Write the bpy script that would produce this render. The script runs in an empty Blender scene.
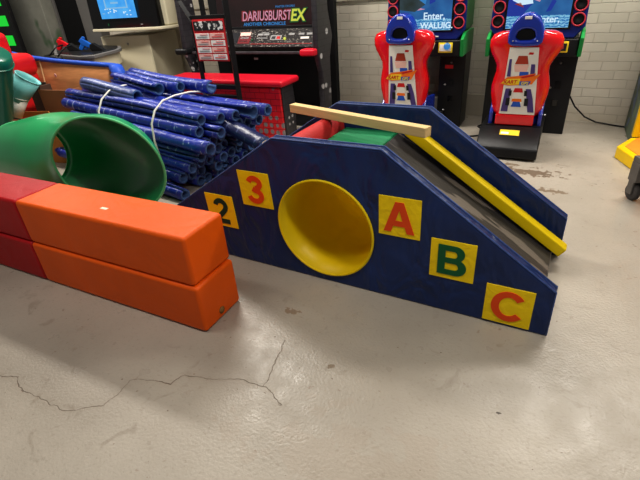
import bpy, bmesh, math, random
from mathutils import Vector, Matrix
random.seed(7)
SC = bpy.context.scene
COL = SC.collection
pi = math.pi

# ---------------------------------------------------------------- materials
def new_mat(name):
    m = bpy.data.materials.new(name); m.use_nodes = True
    nt = m.node_tree; b = nt.nodes['Principled BSDF']
    return m, nt, b

def srgb(r, g, b):
    f = lambda c: (c/255/12.92) if c/255 <= .04045 else ((c/255+.055)/1.055)**2.4
    return (f(r), f(g), f(b), 1)

def mat(name, col, rough=.5, metal=0, var=.12, vscale=6, bump=0, bscale=30, coat=0, emit=0, spots=None, spot_scale=40, spot_thr=.68, stretch=None, wrinkle=0, wscale=3):
    m, nt, b = new_mat(name)
    N = nt.nodes; L = nt.links
    b.inputs['Roughness'].default_value = rough
    b.inputs['Metallic'].default_value = metal
    b.inputs['Specular IOR Level'].default_value = .5 if (coat or metal or rough < .2) else .28
    if coat: b.inputs['Coat Weight'].default_value = coat; b.inputs['Coat Roughness'].default_value = .15
    tc = N.new('ShaderNodeTexCoord'); mp = N.new('ShaderNodeMapping'); L.new(tc.outputs['Object'], mp.inputs[0])
    if stretch: mp.inputs['Scale'].default_value = stretch
    nz = N.new('ShaderNodeTexNoise'); nz.inputs['Scale'].default_value = vscale; nz.inputs['Detail'].default_value = 5
    L.new(mp.outputs[0], nz.inputs['Vector'])
    mx = N.new('ShaderNodeMix'); mx.data_type = 'RGBA'
    d = tuple(max(0, c*(1-2.2*var)) for c in col[:3])+(1,); u = tuple(min(1, c*(1+1.2*var)+.02*var) for c in col[:3])+(1,)
    mx.inputs[6].default_value = d; mx.inputs[7].default_value = u
    L.new(nz.outputs[0], mx.inputs[0]); out = mx.outputs[2]
    if spots:
        n2 = N.new('ShaderNodeTexNoise'); n2.inputs['Scale'].default_value = spot_scale; n2.inputs['Detail'].default_value = 3
        L.new(mp.outputs[0], n2.inputs['Vector'])
        mr = N.new('ShaderNodeMapRange'); mr.inputs[1].default_value = spot_thr; mr.inputs[2].default_value = spot_thr+.05
        L.new(n2.outputs[0], mr.inputs[0])
        m2 = N.new('ShaderNodeMix'); m2.data_type = 'RGBA'; m2.inputs[7].default_value = spots
        L.new(mr.outputs[0], m2.inputs[0]); L.new(out, m2.inputs[6]); out = m2.outputs[2]
    L.new(out, b.inputs['Base Color'])
    prev = None
    if bump:
        n3 = N.new('ShaderNodeTexNoise'); n3.inputs['Scale'].default_value = bscale; n3.inputs['Detail'].default_value = 4
        L.new(mp.outputs[0], n3.inputs['Vector'])
        bp = N.new('ShaderNodeBump'); bp.inputs['Strength'].default_value = bump; bp.inputs['Distance'].default_value = .01
        L.new(n3.outputs[0], bp.inputs['Height']); L.new(bp.outputs[0], b.inputs['Normal']); prev = bp
    if wrinkle:
        n4 = N.new('ShaderNodeTexNoise'); n4.inputs['Scale'].default_value = wscale; n4.inputs['Detail'].default_value = 2; n4.inputs['Distortion'].default_value = 1.2
        L.new(mp.outputs[0], n4.inputs['Vector'])
        b2 = N.new('ShaderNodeBump'); b2.inputs['Strength'].default_value = wrinkle; b2.inputs['Distance'].default_value = .055
        L.new(n4.outputs[0], b2.inputs['Height'])
        if prev: L.new(prev.outputs[0], b2.inputs['Normal'])
        L.new(b2.outputs[0], b.inputs['Normal'])
    if emit:
        L.new(out, b.inputs['Emission Color']); b.inputs['Emission Strength'].default_value = emit
    return m

M = {}
M['navy'] = mat('navy_vinyl', srgb(27, 48, 98), .36, var=.22, vscale=3, bump=.15, bscale=90, wrinkle=.85, wscale=5, stretch=(1, 1, .6))
M['navy_edge'] = mat('navy_piping', srgb(70, 92, 150), .45, var=.3, vscale=60)
M['orange'] = mat('orange_vinyl', srgb(228, 94, 0), .5, var=.10, vscale=3, bump=.12, bscale=120, wrinkle=.12, wscale=5)
M['red_vinyl'] = mat('red_vinyl', srgb(176, 4, 14), .5, var=.12, vscale=3, bump=.12, bscale=120, wrinkle=.12, wscale=5)
M['red_pad'] = mat('red_pad_vinyl', srgb(190, 44, 44), .55, var=.12, vscale=5, bump=.15, bscale=80)
M['green_pad'] = mat('green_pad_vinyl', srgb(34, 136, 88), .55, var=.15, vscale=5, bump=.15, bscale=80)
M['mat_grey'] = mat('worn_slide_vinyl', srgb(66, 62, 60), .34, var=.3, vscale=4, bump=.2, bscale=60, spots=srgb(112, 104, 96), spot_scale=6, spot_thr=.55, stretch=(.5, 2.2, .5))
M['yellow'] = mat('yellow_vinyl', srgb(228, 198, 4), .4, var=.06, vscale=4, wrinkle=.1, wscale=5)
M['yellow_patch'] = mat('yellow_patch', srgb(240, 208, 8), .5, var=.05, wrinkle=.15, wscale=14)
M['letter_red'] = mat('letter_red', srgb(224, 78, 20), .5, var=.05)
M['letter_green'] = mat('letter_green', srgb(14, 92, 52), .5, var=.05)
M['letter_dark'] = mat('letter_dark_green', srgb(22, 60, 44), .5, var=.05)
M['pine'] = mat('pine_timber', srgb(222, 192, 138), .6, var=.14, vscale=9, stretch=(.5, 8, 8), bump=.1, bscale=20, spots=srgb(150, 110, 66), spot_scale=1.6, spot_thr=.74)
M['tube_blue'] = mat('tube_blue_vinyl', srgb(26, 48, 142), .34, var=.25, vscale=5, bump=.3, bscale=35, spots=srgb(150, 165, 205), spot_scale=26, spot_thr=.665, stretch=(1, 1, 1))
M['tube_grey'] = mat('tube_faded_vinyl', srgb(72, 84, 134), .5, var=.22, vscale=8, bump=.3, bscale=35, spots=srgb(140, 150, 185), spot_scale=30, spot_thr=.66)
M['tube_dark'] = mat('tube_dark_vinyl', srgb(20, 32, 84), .4, var=.25, vscale=5, bump=.3, bscale=35, spots=srgb(100, 115, 160), spot_scale=26, spot_thr=.69)
M['foam'] = mat('blue_grey_foam', srgb(62, 92, 140), .8, var=.2, vscale=14)
M['strap'] = mat('white_strap', srgb(216, 214, 206), .6, var=.05)
M['slide_green'] = mat('green_plastic', srgb(20, 172, 100), .30, var=.16, vscale=2.2, coat=.3)
M['slide_green_in'] = mat('green_plastic_inside', srgb(18, 140, 82), .42, var=.22, vscale=1.6)
M['rim_highlight'] = mat('green_rim', srgb(96, 200, 136), .4, var=.1)  # paler green paints a highlight along the tube edge
M['white_paint'] = mat('chipped_white', srgb(214, 226, 205), .5, var=.05)
M['dark_green'] = mat('dark_green_plastic', srgb(8, 104, 84), .3, var=.1, coat=.3)
M['teal'] = mat('pale_teal_plastic', srgb(128, 196, 196), .35, var=.06)
M['cone_white'] = mat('white_cone_plastic', srgb(212, 210, 202), .4, var=.06)
M['play_red'] = mat('red_play_plastic', srgb(214, 24, 34), .35, var=.06, coat=.2)
M['ply'] = mat('plywood', srgb(204, 142, 92), .6, var=.22, vscale=5, stretch=(1, 1, 5), spots=srgb(226, 190, 140), spot_scale=3, spot_thr=.72)
M['trim_blue'] = mat('blue_edge_vinyl', srgb(44, 92, 200), .45, var=.2, vscale=9, bump=.5, bscale=20)
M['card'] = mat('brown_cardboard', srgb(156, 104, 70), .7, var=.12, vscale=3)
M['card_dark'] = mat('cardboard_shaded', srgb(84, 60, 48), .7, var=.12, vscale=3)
M['card_or'] = mat('cardboard_orange', srgb(176, 112, 50), .7, var=.12, vscale=3)
M['black'] = mat('black_laminate', srgb(22, 22, 24), .35, var=.2, vscale=8)
M['black_gloss'] = mat('black_glass', srgb(10, 10, 12), .12, var=.1)
M['black_matte'] = mat('black_matte', srgb(12, 12, 14), .8, var=.1)
M['pole_black'] = mat('black_metal_pole', srgb(18, 18, 20), .4, var=.15)
M['grey_panel'] = mat('grey_painted_metal', srgb(112, 110, 108), .5, var=.1, vscale=4)
M['greywall'] = mat('grey_green_render', srgb(150, 150, 140), .8, var=.22, vscale=3, bump=.4, bscale=14, spots=srgb(82, 108, 80), spot_scale=1.4, spot_thr=.56)
M['cream'] = mat('cream_laminate', srgb(212, 204, 178), .45, var=.05, vscale=2)
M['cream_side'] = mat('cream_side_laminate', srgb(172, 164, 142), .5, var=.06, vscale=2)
M['gun_red'] = mat('gun_red', srgb(206, 22, 34), .35, var=.05)
M['gun_blue'] = mat('gun_blue', srgb(30, 104, 196), .35, var=.05)
M['kart_red'] = mat('kart_red_gloss', srgb(222, 18, 28), .16, var=.05, coat=.6)
M['kart_blue'] = mat('kart_blue_gloss', srgb(22, 50, 158), .18, var=.05, coat=.6)
M['housing_blue'] = mat('housing_navy', srgb(24, 40, 118), .3, var=.1)
M['ring_red'] = mat('speaker_ring_red', srgb(176, 52, 66), .4, var=.05)
M['green_side'] = mat('green_side_panel', srgb(26, 138, 66), .35, var=.06)
M['steel'] = mat('steel', srgb(170, 170, 172), .3, metal=.9, var=.1)
M['grey_metal'] = mat('dull_grey_metal', srgb(112, 108, 104), .5, metal=.4, var=.25, vscale=12)
M['white'] = mat('white_print', srgb(232, 228, 222), .5, var=.04)
M['purple'] = mat('purple_print', srgb(82, 66, 130), .5, var=.1)
M['pr_orange'] = mat('orange_print', srgb(236, 120, 30), .5, var=.05)
M['pr_yellow'] = mat('yellow_print', srgb(240, 210, 50), .5, var=.05)
M['pr_red'] = mat('red_print', srgb(200, 30, 34), .5, var=.05)
M['pr_blue'] = mat('blue_print', srgb(40, 90, 190), .5, var=.05)
M['pr_black'] = mat('black_print', srgb(28, 28, 34), .5, var=.1)
M['pr_pink'] = mat('pink_print', srgb(236, 190, 180), .5, var=.08)
M['pr_grey'] = mat('grey_print', srgb(150, 150, 150), .5, var=.1)
M['bench_red'] = mat('bench_red_vinyl', srgb(196, 24, 46), .38, var=.08)
M['cable'] = mat('black_cable', srgb(26, 24, 24), .5, var=.1)
M['rubber'] = mat('grey_rubber', srgb(70, 66, 64), .7, var=.2)
M['mach_yellow'] = mat('machine_yellow', srgb(240, 200, 16), .3, var=.05)
M['mach_orange'] = mat('machine_orange', srgb(238, 150, 56), .35, var=.12, vscale=8)
M['dark_glass_red'] = None

def emissive(name, col, s, base=None):
    m, nt, b = new_mat(name)
    b.inputs['Base Color'].default_value = base or (.01, .01, .01, 1); b.inputs['Roughness'].default_value = .25
    b.inputs['Emission Color'].default_value = col; b.inputs['Emission Strength'].default_value = s
    return m
M['lit_green'] = emissive('lit_green', srgb(20, 220, 60), .9)
M['lit_white'] = emissive('lit_white', srgb(215, 240, 255), .9)
M['lit_pale'] = emissive('lit_pale', srgb(150, 205, 245), .8)
M['lit_pink'] = emissive('lit_pink', srgb(236, 170, 196), .7)
M['lit_cyan'] = emissive('lit_cyan', srgb(60, 150, 220), .7)
M['lit_blue'] = emissive('lit_blue', srgb(30, 70, 190), .6)
M['lit_dark'] = emissive('lit_dark', srgb(30, 60, 90), .4)
M['lit_yel'] = emissive('lit_yellow', srgb(225, 230, 90), .8)
M['lit_red'] = emissive('lit_red', srgb(190, 60, 60), .5)
M['lit_dgreen'] = emissive('lit_dark_green', srgb(30, 110, 60), .6)

def tube_mat(name, col, mark, amt=.5):
    m, nt, b = new_mat(name); N = nt.nodes; L = nt.links
    tc = N.new('ShaderNodeTexCoord')
    w = N.new('ShaderNodeTexWave'); w.bands_direction = 'X'; w.inputs['Scale'].default_value = 3.2; w.inputs['Distortion'].default_value = 1.2; w.inputs['Detail'].default_value = 2; w.inputs['Detail Scale'].default_value = 2
    L.new(tc.outputs['Object'], w.inputs['Vector'])
    r1 = N.new('ShaderNodeMapRange'); r1.inputs[1].default_value = .93; r1.inputs[2].default_value = .99; L.new(w.outputs[0], r1.inputs[0])
    n = N.new('ShaderNodeTexNoise'); n.inputs['Scale'].default_value = 26; n.inputs['Detail'].default_value = 4; L.new(tc.outputs['Object'], n.inputs['Vector'])
    r2 = N.new('ShaderNodeMapRange'); r2.inputs[1].default_value = .50; r2.inputs[2].default_value = .58; L.new(n.outputs[0], r2.inputs[0])
    mu = N.new('ShaderNodeMath'); mu.operation = 'MULTIPLY'; L.new(r1.outputs[0], mu.inputs[0]); L.new(r2.outputs[0], mu.inputs[1])
    r3 = N.new('ShaderNodeMapRange'); r3.inputs[1].default_value = .70; r3.inputs[2].default_value = .74; L.new(n.outputs[0], r3.inputs[0])
    ad = N.new('ShaderNodeMath'); ad.operation = 'MAXIMUM'; L.new(mu.outputs[0], ad.inputs[0]); L.new(r3.outputs[0], ad.inputs[1])
    sc = N.new('ShaderNodeMath'); sc.operation = 'MULTIPLY'; sc.inputs[1].default_value = amt; L.new(ad.outputs[0], sc.inputs[0])
    n2 = N.new('ShaderNodeTexNoise'); n2.inputs['Scale'].default_value = 5; L.new(tc.outputs['Object'], n2.inputs['Vector'])
    m1 = N.new('ShaderNodeMix'); m1.data_type = 'RGBA'; m1.inputs[6].default_value = tuple(c*.5 for c in col[:3])+(1,); m1.inputs[7].default_value = tuple(min(1, c*1.35) for c in col[:3])+(1,); L.new(n2.outputs[0], m1.inputs[0])
    m2 = N.new('ShaderNodeMix'); m2.data_type = 'RGBA'; m2.inputs[7].default_value = mark; L.new(sc.outputs[0], m2.inputs[0]); L.new(m1.outputs[2], m2.inputs[6])
    L.new(m2.outputs[2], b.inputs['Base Color']); b.inputs['Roughness'].default_value = .36
    bp = N.new('ShaderNodeBump'); bp.inputs['Strength'].default_value = .5; bp.inputs['Distance'].default_value = .012; L.new(n.outputs[0], bp.inputs['Height']); L.new(bp.outputs[0], b.inputs['Normal'])
    return m
M['tube_blue'] = tube_mat('tube_blue_vinyl', srgb(28, 48, 146), srgb(176, 188, 216), .75)
M['tube_grey'] = tube_mat('tube_faded_vinyl', srgb(76, 88, 140), srgb(150, 160, 196), .5)
M['tube_dark'] = tube_mat('tube_dark_vinyl', srgb(18, 30, 80), srgb(120, 135, 180), .4)

def screen_mat(name, c1, c2, scale, kind='noise', s=.8):
    m, nt, b = new_mat(name); N = nt.nodes; L = nt.links
    tc = N.new('ShaderNodeTexCoord')
    if kind == 'wave':
        t = N.new('ShaderNodeTexWave'); t.bands_direction = 'Z'; t.inputs['Scale'].default_value = scale; t.inputs['Distortion'].default_value = 6; t.inputs['Detail'].default_value = 2; t.inputs['Detail Scale'].default_value = 3
    elif kind == 'brick':
        t = N.new('ShaderNodeTexVoronoi'); t.inputs['Scale'].default_value = scale; t.distance = 'CHEBYCHEV'
    else:
        t = N.new('ShaderNodeTexNoise'); t.inputs['Scale'].default_value = scale
    L.new(tc.outputs['Object'], t.inputs['Vector'])
    cr = N.new('ShaderNodeValToRGB'); cr.color_ramp.elements[0].position = .3; cr.color_ramp.elements[1].position = .7
    cr.color_ramp.elements[0].color = c1; cr.color_ramp.elements[1].color = c2
    L.new(t.outputs[0], cr.inputs[0]); L.new(cr.outputs[0], b.inputs['Emission Color'])
    b.inputs['Emission Strength'].default_value = s; b.inputs['Base Color'].default_value = (.01, .01, .01, 1); b.inputs['Roughness'].default_value = .2
    return m
M['scr_kart'] = screen_mat('screen_kart_sea', srgb(22, 78, 150), srgb(52, 128, 190), 5, s=.75)
M['scr_water'] = screen_mat('screen_water', srgb(40, 130, 200), srgb(140, 205, 235), 14, 'wave', s=.8)
M['scr_dusk'] = screen_mat('screen_dusk', srgb(40, 56, 52), srgb(70, 96, 110), 7, s=.6)
M['scr_tv'] = screen_mat('screen_pixel_blue', srgb(58, 160, 238), srgb(90, 185, 245), 9, s=.95)
M['scr_dar'] = screen_mat('screen_dark_red', srgb(30, 10, 14), srgb(62, 22, 26), 2.2, s=.55)

# red hexagon print for the bench
def hex_mat(name, base, cell, thr=.55, red=False):
    m, nt, b = new_mat(name); N = nt.nodes; L = nt.links
    tc = N.new('ShaderNodeTexCoord'); mp = N.new('ShaderNodeMapping'); L.new(tc.outputs['Object'], mp.inputs[0])
    v = N.new('ShaderNodeTexVoronoi'); v.inputs['Scale'].default_value = 13; v.inputs['Randomness'].default_value = .25
    L.new(mp.outputs[0], v.inputs['Vector'])
    n = N.new('ShaderNodeTexNoise'); n.inputs['Scale'].default_value = 3.6; L.new(v.outputs['Position'], n.inputs['Vector'])
    mr = N.new('ShaderNodeMapRange'); mr.inputs[1].default_value = thr; mr.inputs[2].default_value = thr+.01; L.new(n.outputs[0], mr.inputs[0])
    if red:
        sq = N.new('ShaderNodeSeparateXYZ'); L.new(tc.outputs['Object'], sq.inputs[0]); m5 = N.new('ShaderNodeMapRange'); m5.inputs[1].default_value = .2; m5.inputs[2].default_value = .68; m5.inputs[3].default_value = -.1; m5.inputs[4].default_value = .12; L.new(sq.outputs[0], m5.inputs[0])
        aq = N.new('ShaderNodeMath'); L.new(n.outputs[0], aq.inputs[0]); L.new(m5.outputs[0], aq.inputs[1]); L.new(aq.outputs[0], mr.inputs[0])
    e = N.new('ShaderNodeMapRange'); e.inputs[1].default_value = .42; e.inputs[2].default_value = .36; e.inputs[3].default_value = 0; e.inputs[4].default_value = 1
    L.new(v.outputs['Distance'], e.inputs[0])
    mu = N.new('ShaderNodeMath'); mu.operation = 'MULTIPLY'; L.new(mr.outputs[0], mu.inputs[0]); L.new(e.outputs[0], mu.inputs[1])
    mx = N.new('ShaderNodeMix'); mx.data_type = 'RGBA'; mx.inputs[6].default_value = base; mx.inputs[7].default_value = cell
    L.new(mu.outputs[0], mx.inputs[0])
    br = N.new('ShaderNodeTexBrick'); br.inputs['Scale'].default_value = 4; br.inputs['Mortar Size'].default_value = .012; br.inputs['Color1'].default_value = (1, 1, 1, 1); br.inputs['Color2'].default_value = (1, 1, 1, 1); br.inputs['Mortar'].default_value = (.35, .35, .35, 1)
    sx = N.new('ShaderNodeSeparateXYZ'); cx = N.new('ShaderNodeCombineXYZ'); L.new(tc.outputs['Object'], sx.inputs[0])
    ad = N.new('ShaderNodeMath'); ad.operation = 'ADD'; L.new(sx.outputs[0], ad.inputs[0]); L.new(sx.outputs[1], ad.inputs[1])
    L.new(ad.outputs[0], cx.inputs[0]); L.new(sx.outputs[2], cx.inputs[1]); L.new(cx.outputs[0], br.inputs['Vector'])
    m3 = N.new('ShaderNodeMix'); m3.data_type = 'RGBA'; m3.blend_type = 'MULTIPLY'; m3.inputs[0].default_value = 1
    L.new(mx.outputs[2], m3.inputs[6]); L.new(br.outputs[0], m3.inputs[7])
    L.new(m3.outputs[2], b.inputs['Base Color']); b.inputs['Roughness'].default_value = .35
    return m
M['hex_red'] = hex_mat('red_hexagon_print', srgb(206, 26, 38), srgb(132, 124, 126), .57, True)
M['hex_dark'] = hex_mat('dark_hexagon_print', srgb(48, 46, 50), srgb(176, 174, 174), .575)

# ---------------------------------------------------------------- mesh builder
class MB:
    def __init__(s): s.bm = bmesh.new()
    def box(s, x0, x1, y0, y1, z0, z1, m=None):
        vs = [s.bm.verts.new(Vector(p)) for p in [(x0,y0,z0),(x1,y0,z0),(x1,y1,z0),(x0,y1,z0),(x0,y0,z1),(x1,y0,z1),(x1,y1,z1),(x0,y1,z1)]]
        for f in [(3,2,1,0),(4,5,6,7),(0,1,5,4),(1,2,6,5),(2,3,7,6),(3,0,4,7)]: s.bm.faces.new([vs[i] for i in f])
        if m is not None: bmesh.ops.transform(s.bm, matrix=m, verts=vs)
        return s
    def prism(s, pts, a0, a1, axis='y', m=None):
        def mk(p, a):
            if axis == 'y': return (p[0], a, p[1])
            if axis == 'x': return (a, p[0], p[1])
            return (p[0], p[1], a)
        A = [s.bm.verts.new(mk(p, a0)) for p in pts]; B = [s.bm.verts.new(mk(p, a1)) for p in pts]
        n = len(pts); s.bm.faces.new(A); s.bm.faces.new(B[::-1])
        for i in range(n): s.bm.faces.new((A[i], B[i], B[(i+1) % n], A[(i+1) % n]))
        if m is not None: bmesh.ops.transform(s.bm, matrix=m, verts=A+B)
        return s
    def tube(s, path, r, n=10, caps=True, closed=False, radii=None):
        P = [Vector(p) for p in path]; rings = []; k = len(P)
        prev = None
        for i, p in enumerate(P):
            if closed: t = P[(i+1) % k]-P[i-1]
            else: t = P[min(i+1, k-1)]-P[max(i-1, 0)]
            t.normalize()
            if prev is None:
                a = t.cross(Vector((0, 0, 1)))
                if a.length < .05: a = t.cross(Vector((0, 1, 0)))
            else: a = prev-t*prev.dot(t)
            a.normalize(); prev = a; b = t.cross(a)
            rr = radii[i] if radii else r
            rings.append([s.bm.verts.new(p+a*rr*math.cos(2*pi*j/n)+b*rr*math.sin(2*pi*j/n)) for j in range(n)])
        rng = range(k) if closed else range(k-1)
        for i in rng:
            A = rings[i]; B = rings[(i+1) % k]
            for j in range(n): s.bm.faces.new((A[j], A[(j+1) % n], B[(j+1) % n], B[j]))
        if caps and not closed: s.bm.faces.new(rings[0][::-1]); s.bm.faces.new(rings[-1])
        return s
    def lathe(s, prof, n=32, m=None, cap=True):
        rings = []
        for r, z in prof: rings.append([s.bm.verts.new((r*math.cos(2*pi*j/n), r*math.sin(2*pi*j/n), z)) for j in range(n)])
        for A, B in zip(rings, rings[1:]):
            for j in range(n): s.bm.faces.new((A[j], A[(j+1) % n], B[(j+1) % n], B[j]))
        if cap: s.bm.faces.new(rings[0][::-1]); s.bm.faces.new(rings[-1])
        if m is not None: bmesh.ops.transform(s.bm, matrix=m, verts=[v for R in rings for v in R])
        return s
    def loft(s, rings, close=True, capA=False, capB=False):
        R = [[s.bm.verts.new(Vector(p)) for p in r] for r in rings]; n = len(R[0])
        for A, B in zip(R, R[1:]):
            for j in range(n if close else n-1): s.bm.faces.new((A[j], A[(j+1) % n], B[(j+1) % n], B[j]))
        if capA: s.bm.faces.new(R[0][::-1])
        if capB: s.bm.faces.new(R[-1])
        return s
    def holed(s, outer, holes, a0, a1):
        """panel in XZ with holes, thick along y"""
        es = []
        for loop in [outer]+holes:
            vs = [s.bm.verts.new((p[0], a0, p[1])) for p in loop]
            es += [s.bm.edges.new((vs[i], vs[(i+1) % len(vs)])) for i in range(len(vs))]
        g = bmesh.ops.triangle_fill(s.bm, edges=es, use_beauty=True)
        fs = [f for f in g['geom'] if isinstance(f, bmesh.types.BMFace)]
        e = bmesh.ops.extrude_face_region(s.bm, geom=fs)
        bmesh.ops.translate(s.bm, vec=(0, a1-a0, 0), verts=[v for v in e['geom'] if isinstance(v, bmesh.types.BMVert)])
        return s
    def build(s, name, m, parent=None, bevel=0, smooth=False, seg=2, solid=0, subsurf=0):
        bmesh.ops.recalc_face_normals(s.bm, faces=s.bm.faces)
        me = bpy.data.meshes.new(name); s.bm.to_mesh(me); s.bm.free()
        me.materials.append(M[m] if isinstance(m, str) else m)
        o = bpy.data.objects.new(name, me); COL.objects.link(o)
        if parent: o.parent = parent
        if smooth: me.shade_smooth()
        if solid:
            d = o.modifiers.new('solid', 'SOLIDIFY'); d.thickness = solid; d.offset = 0
        if subsurf:
            d = o.modifiers.new('sub', 'SUBSURF'); d.levels = subsurf; d.render_levels = subsurf
        if bevel:
            d = o.modifiers.new('bevel', 'BEVEL'); d.width = bevel; d.segments = seg; d.limit_method = 'ANGLE'; d.angle_limit = math.radians(40)
            me.shade_smooth()
            d2 = o.modifiers.new('wn', 'WEIGHTED_NORMAL'); d2.keep_sharp = True
        return o

def box(name, b, m, parent=None, bevel=0, rot=None):
    return MB().box(*b, m=rot).build(name, m, parent, bevel)
def thing(name, label, cat, loc=(0, 0, 0), rz=0, group=None):
    o = bpy.data.objects.new(name, None); COL.objects.link(o); o.empty_display_size = .1
    o.location = loc; o.rotation_euler = (0, 0, rz); o['label'] = label; o['category'] = cat
    if group: o['group'] = group
    return o
def tag(o, label, cat, group=None):
    o['label'] = label; o['category'] = cat
    if group: o['group'] = group
    return o
def struct(o): o['kind'] = 'structure'; return o
def dup(root, loc=None, rz=None, label=None, group=None):
    r = root.copy(); COL.objects.link(r)
    if loc is not None: r.location = loc
    if rz is not None: r.rotation_euler = (0, 0, rz)
    if label: r['label'] = label
    if group: r['group'] = group
    for ch in list(root.children):
        c = ch.copy(); COL.objects.link(c); c.parent = r
        for g in list(ch.children):
            d = g.copy(); COL.objects.link(d); d.parent = c
    return r
def text(name, s, size, m, parent, loc, rot=(pi/2, 0, 0), bold=0, sx=1, shear=0, align='CENTER', ext=.001, space=1):
    cu = bpy.data.curves.new(name, 'FONT'); cu.body = s; cu.size = size; cu.extrude = ext; cu.offset = bold; cu.shear = shear
    cu.align_x = align; cu.align_y = 'CENTER'; cu.space_character = space; cu.resolution_u = 6
    t = bpy.data.objects.new('tmp', cu); COL.objects.link(t)
    bpy.context.view_layer.update()
    me = bpy.data.meshes.new_from_object(t.evaluated_get(bpy.context.evaluated_depsgraph_get()))
    bpy.data.objects.remove(t); bpy.data.curves.remove(cu)
    xs = [v.co.x for v in me.vertices]; ys = [v.co.y for v in me.vertices]
    cx = (min(xs)+max(xs))/2 if align == 'CENTER' else 0; cy = (min(ys)+max(ys))/2
    for v in me.vertices: v.co.x = (v.co.x-cx)*sx; v.co.y -= cy
    me.materials.clear(); me.materials.append(M[m]); me.name = name
    o = bpy.data.objects.new(name, me); COL.objects.link(o); o.parent = parent
    o.location = loc; o.rotation_euler = rot
    return o
def circle(cx, cz, r, n=48): return [(cx+r*math.cos(2*pi*i/n), cz+r*math.sin(2*pi*i/n)) for i in range(n)]
def roty(a): return Matrix.Rotation(a, 4, 'Y')
def T(x, y, z): return Matrix.Translation((x, y, z))

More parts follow.
